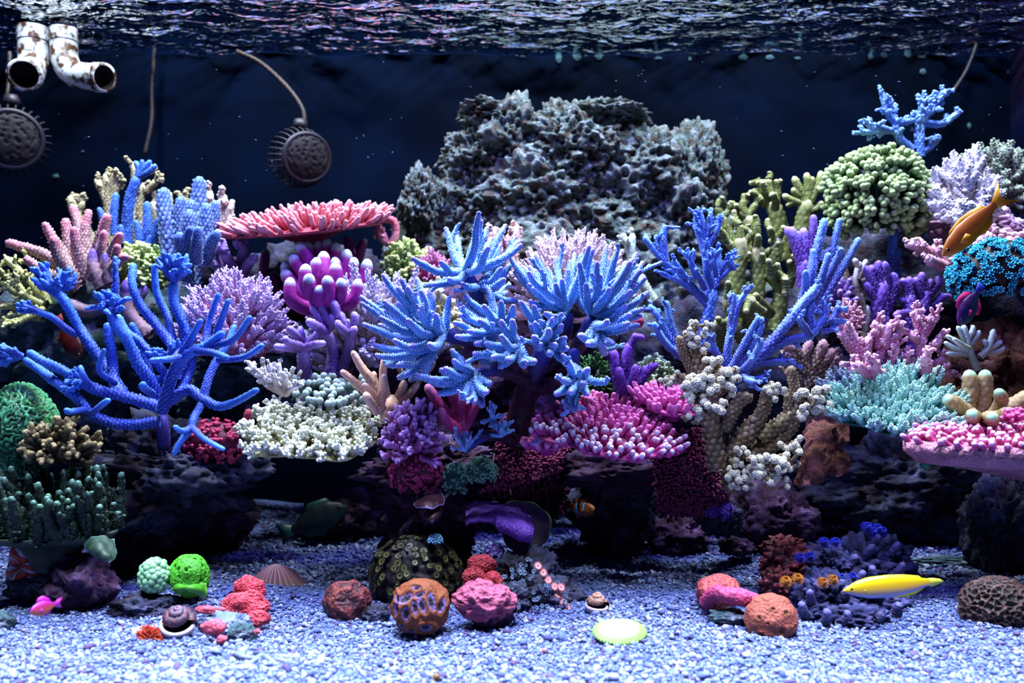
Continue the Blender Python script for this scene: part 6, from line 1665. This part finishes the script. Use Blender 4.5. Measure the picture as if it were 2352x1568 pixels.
# ================================================================== fish
def fish(name, label, px, py, d, L, prof, mats, pitch=0., yaw=0., roll=0., fins=(), tail=None, eye=.035, eyepos=(.12, .25), bend=0.):
    """body lofted along x from the snout (u=0) to the tail root (u=1); L in pixels; prof = (u, half height, half width, centre z) in body lengths"""
    k = L * d / F
    t = thing(name, label, 'fish', W(px, py, d))
    M = Matrix.Translation(Vector(W(px, py, d))) @ Matrix.Rotation(yaw, 4, 'Z') @ Matrix.Rotation(pitch, 4, 'Y') @ Matrix.Rotation(roll, 4, 'X') @ Matrix.Scale(k, 4)
    p = np.array(prof, float)
    u = np.linspace(0, 1, 34)
    hh, hw, zc = (np.interp(u, p[:, 0], p[:, i]) for i in (1, 2, 3))
    ker = np.array([.25, .5, .25])
    for q in (hh, hw, zc):
        q[1:-1] = np.convolve(q, ker, 'same')[1:-1]
    n = 24
    a = np.arange(n) * 2 * PI / n
    V, A = [], []
    for i in range(len(u)):
        V.append(np.stack([np.full(n, .5 - u[i]), np.cos(a) * hw[i] + bend * (u[i] - .3) ** 2, np.sin(a) * hh[i] + zc[i]], 1))
        A.append(np.stack([.5 + .5 * np.sin(a), np.full(n, u[i]), np.full(n, u[i])], 1))
    V, A = np.concatenate(V), np.concatenate(A)
    g = np.arange(n * len(u)).reshape(len(u), n)
    q = np.stack([g[:-1], g[1:], np.roll(g[1:], -1, 1), np.roll(g[:-1], -1, 1)], -1).reshape(-1, 4)
    put('body', MB().add(V, q, None, A).mesh('body'), mats[0], t, M)
    for nm, pts, off in fins:
        pts = np.array(pts, float)
        c = pts.mean(0)
        m = len(pts)
        th = .008
        Vf = np.concatenate([np.stack([.5 - pts[:, 0], np.full(m, off - th / 2) + bend * (pts[:, 0] - .3) ** 2, pts[:, 1]], 1), np.stack([.5 - pts[:, 0], np.full(m, off + th / 2) + bend * (pts[:, 0] - .3) ** 2, pts[:, 1]], 1),
                             [[.5 - c[0], off - th / 2 + bend * (c[0] - .3) ** 2, c[1]], [.5 - c[0], off + th / 2 + bend * (c[0] - .3) ** 2, c[1]]]])
        tri, qd = [], []
        for i in range(m):
            j = (i + 1) % m
            tri += [(i, j, 2 * m), (j + m, i + m, 2 * m + 1)]
            qd.append((j, i, i + m, j + m))
        put(nm, MB().add(Vf, qd, tri, np.zeros((len(Vf), 3)) + [.8, 0, 0]).mesh(nm), mats[1] if nm != 'tail_fin' or len(mats) < 4 else mats[3], t, M)
    v, f = ico(2)
    if eye:
        wy = float(np.interp(eyepos[0], u, hw))
        for s in (-1, 1):
            put('eye', MB().add(v * eye * [1, .6, 1] + [.5 - eyepos[0], s * wy * .9, eyepos[1]], None, f, np.stack([np.abs(v[:, 1]), v[:, 0] * 0, v[:, 0]], 1)).mesh('eye'), mats[2], t, M)
    return t


m_eye = gmat('fish_eye', [(0, 'b0a060'), (.55, '303028'), (.7, '050505'), (1, '000000')], .15, 0, spec=.6)
# yellow wrasse, snout pointing to the pump end (local +x is the snout; turn it round)
m_yel = gmat('wrasse_yellow', [(0, '7088d8'), (.14, 'a8a0c8'), (.30, 'd8a470'), (.5, 'f4b810'), (.8, 'f2cc12'), (1, 'd0c41c')], .35, .02)
wr = [(0, .004, .004, -.015), (.05, .035, .025, -.01), (.15, .085, .05, 0), (.3, .122, .065, .005), (.5, .13, .065, .01), (.7, .115, .05, .015), (.85, .08, .03, .02), (.95, .048, .016, .025), (1, .045, .01, .028)]
fish('wrasse', 'slender bright yellow wrasse swimming above the sand', 2035, 1348, .86, 200, wr, [m_yel, smat('yellow_fin', 'd8cc20', .4), m_eye, smat('yellow_tail', 'c8cc40', .4)], pitch=.06, yaw=PI, fins=[
    ('dorsal_fin', [(.22, .09), (.3, .125), (.5, .14), (.7, .135), (.88, .11), (.94, .07), (.6, .1), (.3, .09)], 0), ('anal_fin', [(.5, -.1), (.6, -.125), (.8, -.11), (.9, -.06), (.94, -.03), (.8, -.06), (.6, -.09)], 0),
    ('tail_fin', [(.97, .07), (1.03, .075), (1.12, .06), (1.17, .03), (1.1, .0), (1.04, -.02), (.97, -.015)], 0), ('pectoral_fin', [(.22, .0), (.3, .02), (.33, -.02), (.27, -.05)], .055), ('pectoral_fin', [(.22, .0), (.3, .02), (.33, -.02), (.27, -.05)], -.06)], eye=.016, eyepos=(.095, .012))
# orange anthias, head down
m_org = gmat('anthias_orange', [(0, '9a8a18'), (.25, 'c88a14'), (.5, 'c86a1c'), (.8, 'b45a1c'), (1, 'c07010')], .4, .05)
an_p = [(0, .01, .008, 0), (.06, .07, .035, 0), (.2, .13, .06, 0), (.4, .165, .07, 0), (.6, .15, .055, 0), (.8, .10, .03, 0), (.93, .055, .015, 0), (1, .05, .01, 0)]
fish('anthias', 'orange fish diving past the white bushy coral', 2226, 528, .98, 168, an_p, [m_org, smat('amber_fin', 'c88a14', .4), m_eye], pitch=.78, yaw=PI + .0, fins=[
    ('dorsal_fin', [(.2, .12), (.3, .18), (.5, .21), (.7, .18), (.85, .12), (.88, .07), (.5, .13), (.3, .13)], 0), ('anal_fin', [(.5, -.14), (.62, -.19), (.8, -.16), (.88, -.06), (.7, -.11)], 0),
    ('tail_fin', [(.97, .05), (1.05, .09), (1.25, .2), (1.14, .05), (1.12, 0), (1.14, -.05), (1.27, -.2), (1.05, -.09), (.97, -.05)], 0), ('pectoral_fin', [(.25, -.02), (.4, .02), (.44, -.04), (.33, -.09)], .07), ('pectoral_fin', [(.25, -.02), (.4, .02), (.44, -.04), (.33, -.09)], -.07)], eye=.026, eyepos=(.085, .02))
# violet fish with pink fin edge
m_vf = gmat('violet_fish', [(0, '14504c'), (.35, '16405c'), (.7, '2c1c5c'), (1, '5a1c70')], .4, .05)
deep = [(0, .03, .02, 0), (.08, .14, .06, 0), (.3, .25, .10, 0), (.55, .26, .09, 0), (.8, .17, .05, 0), (.94, .08, .02, 0), (1, .07, .012, 0)]
fish('angelfish', 'small violet and teal fish with a pink edged back fin', 2224, 708, 1.0, 92, deep, [m_vf, smat('pink_fin', 'b0206c', .4), m_eye, smat('yellow_spot_tail', '2838a0', .4)], pitch=.95, yaw=PI + .3, fins=[
    ('dorsal_fin', [(.25, .2), (.32, .36), (.5, .42), (.75, .36), (.88, .2), (.8, .13), (.5, .22)], 0), ('anal_fin', [(.45, -.22), (.55, -.36), (.75, -.34), (.9, -.12), (.7, -.18)], 0), ('tail_fin', [(.96, .06), (1.05, .1), (1.25, .12), (1.25, -.12), (1.05, -.1), (.96, -.06)], 0), ('pectoral_fin', [(.3, -.02), (.45, .02), (.46, -.08), (.34, -.08)], .1), ('pectoral_fin', [(.3, -.02), (.45, .02), (.46, -.08), (.34, -.08)], -.1)], eye=.03, eyepos=(.12, .05))
# clownfish in the dark
m_cl = bpy.data.materials.new('clown_bands')
m_cl = gmat('clown_bands', [(0, '9a4a10'), (.25, '9a4a10'), (.28, '101018'), (.31, '6ab0d8'), (.36, '6ab0d8'), (.39, '101018'), (.42, '9a4a10'), (.6, '9a4a10'), (.63, '101018'), (.66, '6ab0d8'), (.7, '6ab0d8'), (.73, '101018'), (.76, '9a4a10'), (1, '9a4a10')], .4, 0)
nt = m_cl.node_tree
sx_ = [n for n in nt.nodes if n.type == 'SEPXYZ'][0]
ad_ = [n for n in nt.nodes if n.type == 'MATH'][0]
nt.links.new(sx_.outputs[2], ad_.inputs[0])
cl = [(0, .02, .02, 0), (.08, .12, .07, 0), (.3, .19, .10, 0), (.55, .18, .085, 0), (.8, .12, .045, 0), (.94, .07, .02, 0), (1, .065, .012, 0)]
fish('clownfish', 'orange clownfish with pale bands hiding in the dark beneath the anemone', 1338, 1168, 1.08, 92, cl, [m_cl, smat('clown_fin', '8a4010', .4), m_eye], pitch=-.1, yaw=PI / 2 * 3 + .55, fins=[
    ('dorsal_fin', [(.22, .16), (.3, .26), (.5, .25), (.62, .22), (.75, .24), (.86, .1), (.5, .16)], 0), ('anal_fin', [(.55, -.16), (.65, -.26), (.8, -.2), (.88, -.07), (.7, -.12)], 0), ('tail_fin', [(.96, .06), (1.08, .12), (1.22, .1), (1.22, -.1), (1.08, -.12), (.96, -.06)], 0), ('pectoral_fin', [(.3, -.02), (.45, .04), (.47, -.08), (.34, -.1)], .11), ('pectoral_fin', [(.3, -.02), (.45, .04), (.47, -.08), (.34, -.1)], -.11)], eye=.028, eyepos=(.1, .05))
fish('anthias', 'small magenta and orange fish close to the glass over the sand', 98, 1396, .70, 62, deep, [gmat('magenta_orange', [(0, 'c05028'), (.35, 'd8603c'), (.65, 'c02860'), (1, 'a018a0')], .4, .05), smat('magenta_fin', 'a01890', .4), m_eye], yaw=PI / 2 * 3 - .45, pitch=0, fins=[
    ('dorsal_fin', [(.2, .2), (.3, .40), (.5, .46), (.75, .3), (.86, .1), (.5, .2)], 0), ('anal_fin', [(.5, -.22), (.6, -.34), (.8, -.24), (.88, -.1), (.7, -.16)], 0), ('tail_fin', [(.96, .06), (1.1, .14), (1.3, .2), (1.2, 0), (1.3, -.2), (1.1, -.14), (.96, -.06)], 0), ('pectoral_fin', [(.28, -.04), (.42, .02), (.46, -.1), (.34, -.12)], .1), ('pectoral_fin', [(.28, -.04), (.42, .02), (.46, -.1), (.34, -.12)], -.1)], eye=.03, eyepos=(.1, .05))
fish('damselfish', 'dark red fish lurking behind the big blue staghorn', 162, 785, 1.12, 92, deep, [gmat('dark_red_fish', [(0, '5a0c04'), (.5, '6a1004'), (1, '3a0604')], .5, .1), smat('red_fin', '8a2008', .5), m_eye], yaw=-.2, pitch=1.0, fins=[
    ('dorsal_fin', [(.22, .2), (.32, .34), (.6, .34), (.86, .12), (.5, .2)], 0), ('anal_fin', [(.5, -.2), (.6, -.32), (.8, -.24), (.88, -.1)], 0), ('tail_fin', [(.96, .06), (1.1, .14), (1.25, .16), (1.25, -.16), (1.1, -.14), (.96, -.06)], 0)], eye=.03, eyepos=(.1, .06))
fish('tang', 'dim dark teal fish resting in the cave behind the sand', 735, 1190, 1.2, 130, deep, [gmat('dark_teal_fish', [(0, '0a2a2c'), (.5, '0c2428'), (1, '101820')], .5, .1), smat('teal_fin', '0c3c3c', .5), m_eye], yaw=.25, pitch=-.35, fins=[
    ('dorsal_fin', [(.2, .2), (.3, .31), (.6, .33), (.86, .14), (.5, .2)], 0), ('anal_fin', [(.4, -.2), (.5, -.31), (.8, -.24), (.88, -.1)], 0), ('tail_fin', [(.96, .06), (1.1, .14), (1.25, .2), (1.2, 0), (1.25, -.2), (1.1, -.14), (.96, -.06)], 0)], eye=.03, eyepos=(.12, .06))

# ================================================================== equipment
m_pvc = smat('algae_pvc', 'c8ccd0', .5, '4a2810', 75., lo=.46, hi=.58, bump=.3)
m_bore = smat('shaded_bore', '140a08', .8, '2a1a10', 60.)  # near-black brown puts the shade inside the pipe mouth into the colour
def pipe(name, label, pts, r, d):
    k = d / F
    P = catmull([W(*p) for p in pts], 12)
    T = nrm(np.gradient(P, axis=0))
    ref = np.array([1., 0, 0]) if abs(T[-1][0]) < .8 else np.array([0, 1., 0])
    U = nrm(np.cross(T, np.tile(nrm(np.cross(nrm(P[-1] - P[0]), ref)), (len(P), 1))))
    Vv = np.cross(T, U)
    n = 32
    a = np.arange(n) * 2 * PI / n
    rr = np.full(len(P), r * k)
    rr[-7:] *= 1.1
    ring = lambda c, u, v, q: c + q * (np.cos(a)[:, None] * u + np.sin(a)[:, None] * v)
    V = [ring(P[i], U[i], Vv[i], rr[i]) for i in range(len(P))]
    V += [ring(P[-1], U[-1], Vv[-1], rr[-1] * .82)]
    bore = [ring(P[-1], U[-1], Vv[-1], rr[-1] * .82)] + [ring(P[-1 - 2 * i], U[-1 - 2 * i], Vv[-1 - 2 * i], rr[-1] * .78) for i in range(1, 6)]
    m = len(V)
    V = np.concatenate(V)
    g = np.arange(n * m).reshape(m, n)
    q = np.stack([g[:-1], g[1:], np.roll(g[1:], -1, 1), np.roll(g[:-1], -1, 1)], -1).reshape(-1, 4)[:, ::-1]
    t = thing(name, label, 'pipe', W(*pts[0]))
    o = put('elbow', MB().add(V, q).mesh('elbow'), m_pvc, t)
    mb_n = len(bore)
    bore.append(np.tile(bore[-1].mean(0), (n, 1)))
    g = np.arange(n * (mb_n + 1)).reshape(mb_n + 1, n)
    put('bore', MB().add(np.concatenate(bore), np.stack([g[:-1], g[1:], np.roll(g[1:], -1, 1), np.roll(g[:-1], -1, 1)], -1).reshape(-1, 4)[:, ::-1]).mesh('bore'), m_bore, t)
    mb = MB()
    j = len(P) - 9
    cc = [(ring(P[i], U[i], Vv[i], rr[i] * 1.06 if i > j else rr[i] * 1.05)) for i in (2, 3, 8, 9)]
    g = np.arange(n * 4).reshape(4, n)
    q = np.stack([g[:-1], g[1:], np.roll(g[1:], -1, 1), np.roll(g[:-1], -1, 1)], -1).reshape(-1, 4)[:, ::-1]
    put('collar', MB().add(np.concatenate(cc), q).mesh('collar'), m_pvc, t)
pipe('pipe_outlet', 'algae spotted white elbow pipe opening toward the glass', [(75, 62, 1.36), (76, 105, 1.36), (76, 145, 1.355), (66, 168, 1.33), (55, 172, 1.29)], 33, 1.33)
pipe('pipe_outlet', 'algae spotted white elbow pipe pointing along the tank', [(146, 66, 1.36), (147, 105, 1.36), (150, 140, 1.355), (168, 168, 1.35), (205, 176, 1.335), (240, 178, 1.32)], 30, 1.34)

m_gear = smat('pump_plastic', '0a0912', .6, '1a0f14', 30., lo=.4, hi=.7)
m_face = smat('pump_face', '0a0409', .8, '160812', 50., lo=.4, hi=.65)
m_rib = smat('pump_rib', '181828', .5, '241818', 30.)
def pump(label, cx, cy, d, r, axis, cable, mg, nr=30):
    k = r * d / F
    t = thing('circulation_pump', label, 'pump', W(cx, cy, d))
    q = Vector(axis).to_track_quat('Z', 'Y')
    M = Matrix.Translation(Vector(W(cx, cy, d))) @ q.to_matrix().to_4x4() @ Matrix.Scale(k, 4)
    put('housing', lathe([(.02, -.95, 0), (.35, -.9, 0), (.5, -.7, 0), (.62, -.2, 0), (.66, .2, 0), (.62, .55, 0), (.6, .6, 0), (.02, .6, 0)], 36).mesh('housing'), mg, t, M)
    for i in range(nr):
        a = i * 2 * PI / nr
        c, s = math.cos(a), math.sin(a)
        mb = MB()
        tube(mb, [np.array([c * .6, s * .6, -.75]), np.array([c * .95, s * .95, -.35]), np.array([c * .92, s * .92, .2]), np.array([c * .74, s * .74, .55])], [.035, .035, .035, .035], 6, sp=3, bump=0, wob=0)
        put('rib', mb.mesh('rib'), m_rib, t, M)
    put('ring', lathe([(.70, .48, 0), (.82, .5, 0), (.84, .62, 0), (.78, .7, 0), (.68, .66, 0), (.70, .48, 0)], 36).mesh('ring'), m_rib, t, M)
    v, f = ico(5)
    f1, f2, _ = worley(v * 5)
    w = v * [.72, .72, .22] + [0, 0, .62]
    w[:, 2] -= .16 * np.clip(.5 - f1, 0, .5)
    put('face_grille', MB().add(w, None, f, np.stack([f1, f1 * 0, f1], 1)).mesh('face_grille'), m_face, t, M)
    put('bracket', lathe([(.02, 0, 0), (.2, 0, 0), (.24, .1, 0), (.2, .3, 0), (.02, .3, 0)], 16).mesh('bracket'), m_rib, t, Matrix.Translation(Vector(W(cx, cy - r * .95, d))) @ Matrix.Scale(k, 4))
    mb = MB()
    tube(mb, [W(*p) for p in cable], [5.5 * d / F], 10, sp=1.2, bump=.05, wob=.06)
    put('cable', mb.mesh('cable'), smat('cable_algae', '1c1014', .6, '341c16', 90.), t)
pump('dark pump hanging on a curved cable over the pink table coral', 690, 362, 1.36, 70, (.55, -.8, -.16), [(545, 118, 1.40), (600, 145, 1.39), (660, 200, 1.38), (695, 250, 1.37), (700, 292, 1.365)], m_gear)
pump('dark pump cut by the picture edge below the pipe outlets', 28, 322, 1.30, 82, (.45, -.85, -.15), [(22, 120, 1.34), (22, 170, 1.33), (18, 230, 1.31), (26, 262, 1.30)], smat('pump_dark', '060508', .6, '140e10', 30., lo=.45, hi=.7))
def cable(label, pts, r, col):
    mb = MB()
    tube(mb, [W(*p) for p in pts], [r * pts[0][2] / F], 10, sp=1.4, bump=.05, wob=.06)
    solo('hanging_cable', label, 'cable', mb.mesh('hanging_cable'), smat('cable_dim', col, .6, '0c1024', 60.))
cable('thin brown cable hanging straight down behind the tan coral', [(355, 112, 1.49), (350, 200, 1.49), (348, 280, 1.485), (333, 355, 1.48)], 5, '20100e')
cable('faint cable slanting down to the light blue coral', [(2245, 95, 1.48), (2220, 160, 1.47), (2185, 215, 1.46)], 4, '241a28')
# pale algae specks stuck on the back pane, each its own little patch
m_alg = smat('pale_algae', '284c58', .8, '1a3040', 60.)
for i, (x, y, a, b, lb) in enumerate([(1283, 135, 12, 18, 'tall pale algae speck on the back pane above the grey rock peak'), (1325, 130, 16, 16, 'middle of three algae specks above the grey rock'), (1375, 130, 16, 14, 'last of three algae specks above the grey rock toward the green dome'),
        (1512, 134, 14, 6, 'thin flat algae speck alone above the shoulder of the grey rock'), (1585, 136, 6, 8, 'tiniest algae speck above the edge of the grey rock'), (1708, 132, 18, 12, 'wide algae speck above the gap beside the grey rock'), (1768, 132, 16, 10, 'algae speck above the tall olive branch'), (1832, 134, 12, 6, 'flat algae speck above the olive antler coral'),
        (2000, 132, 10, 10, 'first of the algae specks over the light blue coral'), (2030, 128, 12, 12, 'second of the algae specks over the light blue coral'), (2085, 126, 12, 12, 'third of the algae specks over the light blue coral'), (2118, 128, 16, 10, 'widest algae speck over the light blue coral'), (2172, 124, 12, 7, 'last algae speck over the light blue coral near the slanting cable'),
        (2120, 165, 12, 12, 'algae speck just over the tips of the light blue coral'), (2226, 290, 7, 12, 'upright algae speck beside the light blue coral'), (128, 405, 12, 9, 'algae speck on the pane below the edge pump'), (190, 348, 6, 4, 'tiny algae speck between the edge pump and the brown cable')]):
    v, f = ico(3)
    k = BACK / F
    w = v * (1 + .35 * fbm(v * 2 + i, 3))[:, None] * np.array([a * k * .6, .0012, b * k * .6])
    o = solo('algae_patch', lb, 'algae', MB().add(w, None, f).mesh('algae_patch'), m_alg, group='algae specks on the back pane', mtx=Matrix.Translation(Vector(W(x, y, BACK - .002))))

# drifting specks in the water
rg = np.random.default_rng(77)
v, f = ico(1)
mb = MB()
for i in range(110):
    d = rg.uniform(.8, 1.45)
    mb.add(W(rg.uniform(20, 2330), rg.uniform(120, 620), d) + v * rg.uniform(.0003, .0006) * [rg.uniform(1, 3), 1, 1], None, f)
solo('floating_specks', 'tiny pale specks drifting in the dark water', 'particles', mb.mesh('floating_specks'), smat('speck', '7c84a8', .6), kind='stuff')
